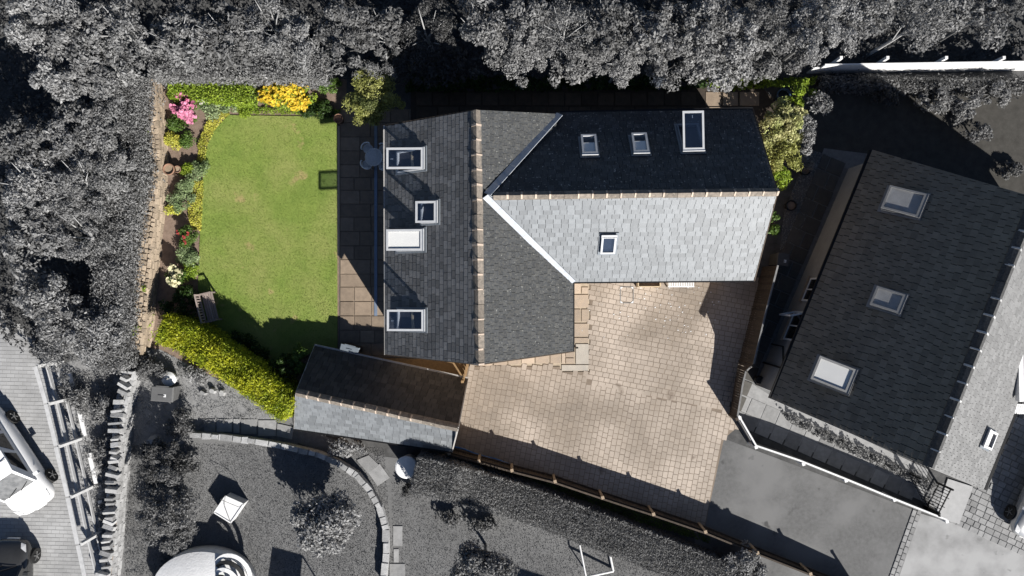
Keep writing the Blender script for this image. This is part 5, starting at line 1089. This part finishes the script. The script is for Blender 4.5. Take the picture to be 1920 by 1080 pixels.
for (x, y, r, ry, z, lf, sz, lb) in (
 (300, 955, 72, 84, 2.4, l_g0, .05, 'big rounded grey bush at the left of the lower lawn'), (320, 1010, 52, 46, 1.7, l_g0, .05, 'fine-leaved grey bush below the big rounded one beside the canvas cover'), (292, 872, 56, 46, 2.0, l_g3, .06, 'dark shrub above the big rounded bush on the lower lawn'), (350, 870, 30, 24, .7, l_g0, .05, 'low grey shrub at the upper left of the lower lawn'), (330, 800, 30, 30, .8, l_g0, .05, 'rough grey shrub between the boulder and the kerb wall'),
 (605, 985, 60, 68, 2.3, l_g2, .075, 'pale open-crowned small tree in the middle of the lower lawn'), (905, 1072, 54, 44, 3.2, l_g1, .075, 'grey tree crown cut by the bottom edge below the long hedge'), (650, 842, 40, 18, .6, l_g2, .07, 'pale spiky grey shrub at the foot of the outbuilding'), (850, 972, 34, 12, .5, l_g0, .06, 'low grey shrub row at the left end of the long hedge'), (765, 920, 12, 12, .5, l_g3, .05, 'small dark tuft below the white water tub'), (905, 985, 30, 11, .45, l_g0, .06, 'grey flowering clump along the lower side of the long hedge'), (1400, 1060, 52, 36, 1.5, l_g2, .05, 'tousled pale conifer at the right end of the long hedge'),
 (130, 745, 34, 30, .9, l_g1, .06, 'grey bush on the verge beside the second bay of the white rail fence'), (195, 770, 36, 30, .8, l_g1, .06, 'spreading grey bush on the middle of the verge'), (190, 850, 24, 34, .6, l_g1, .05, 'low grey bush on the verge beside the third bay of the white rail fence'), (195, 965, 14, 24, .5, l_g1, .05, 'small grey bush at the narrow end of the verge'), (260, 690, 46, 26, .9, l_g0, .05, 'wispy grey bush above the storage bin'), (365, 705, 30, 18, .4, l_g2, .05, 'pale grassy clump beside the three rocks'), (1595, 205, 1, 1, .2, l_g3, .05, ''),
 (1540, 195, 22, 26, 1.5, l_g1, .06, 'grey bush at the left end of the shaded back lawn'), (1668, 180, 24, 20, .8, l_g3, .06, 'dark rose bush on the shaded back lawn'), (1760, 185, 46, 22, 1.0, l_g1, .055, 'sunlit grey shrub in the round bed of the back lawn'), (1810, 200, 44, 24, 1.1, l_g1, .055, 'grey shrub with white flowers in the round bed of the back lawn'), (1870, 175, 48, 22, 1.1, l_g1, .055, 'grey shrub on the right of the round bed of the back lawn'), (1840, 245, 30, 22, .9, l_g0, .055, 'half-shaded shrub at the lower tip of the round bed'), (1905, 320, 30, 18, .6, l_g0, .05, 'shrub with tiny pale flowers above the neighbouring roof')):
    if lb: tree('grey_shrub' if z < 2.5 else 'garden_tree', x, y, r, z, lb, 'shrub' if z < 2.5 else 'tree', lf, m_gbark, sz, rypx=ry, dens=4.0 if x == 605 else 4.0 if x == 905 and z > 2 else 1.2, clump=.22 if x in (605, 905) else .16)
cover('flower_border', [(1462, 768), (1500, 786), (1600, 832), (1745, 902), (1740, 918), (1600, 852), (1480, 792)], .4, l_g1, 'narrow planted border of grey plants along the front wall of the neighbouring house', .05, 900, 'border', thresh=-1.2, clumpy=4.7)
cover('undergrowth', [(-40, -60), (1960, -60), (1960, 112), (1520, 112), (1510, 142), (760, 140), (640, 142), (280, 140), (270, 300), (255, 470), (240, 640), (80, 690), (-40, 600)], 1.1, l_g3, None, .08, 150, thresh=-2, kind='stuff')  # dark leaf colour deepens the shade in gaps between crowns
cover('rough_grass', [(190, 690), (300, 660), (540, 780), (370, 800), (330, 840), (240, 830), (180, 760)], .16, l_g2, None, .04, 420, thresh=-.6, kind='stuff', asp=.2)
cover('rough_grass', [(240, 830), (330, 835), (345, 900), (330, 1085), (232, 1085)], .2, l_g0, None, .045, 420, thresh=-.9, kind='stuff', asp=.25)
cover('verge_grass', [(100, 700), (240, 690), (222, 960), (205, 1090), (185, 1060), (140, 860)], .22, l_g1, None, .05, 450, thresh=-.6, kind='stuff', asp=.25)
# ------------------------------------------------------------------ out of view below: an added shade board and a house, casting shadows in
def shadeboard():  # unseen board, added and shaped to cast the dark square
    h = 2.3; quad = [(512, 1027), (567, 1042), (562, 1095), (504, 1083)]
    top = [G(*p)+Vector((SX, SY, 1))*h for p in quad]; c = sum(top, Vector())/4
    t = thing('added_shadeboard', Vector((c.x+.9, c.y-.9, 0)), 'flat square parasol added out of view to throw a dark square on the grass', 'shadeboard')
    q = MB(); q.prism(top[::-1], [p+Vector((0, 0, .05)) for p in top][::-1]); ob('canopy', q, m_gwhite, t)
    q = MB(); e = top[1]; q.tube([Vector((e.x+.45, e.y-.75, 0)), Vector((e.x+.45, e.y-.75, h-.3)), e], .04); ob('pole', q, m_gwood, t)
shadeboard()
so_ = thing('south_house', G(1300, 1400), 'plain rendered house beyond the bottom edge whose eaves shade the strip of grass', 'house')
fs = [G(1100, 1292), G(1500, 1420), G(1440, 1600), G(1040, 1480)]
gable_body(so_, 'wall', [fs[1], fs[2], fs[3], fs[0]], [(fs[1]+fs[2])/2, (fs[0]+fs[3])/2], 4.0, 5.6, m_render)
wall_window(so_, (fs[0].lerp(fs[1], .4)+Vector((0, .02, 2.0))), (fs[1]-fs[0]).cross(Vector((0, 0, -1))), 1.2, 1.2)
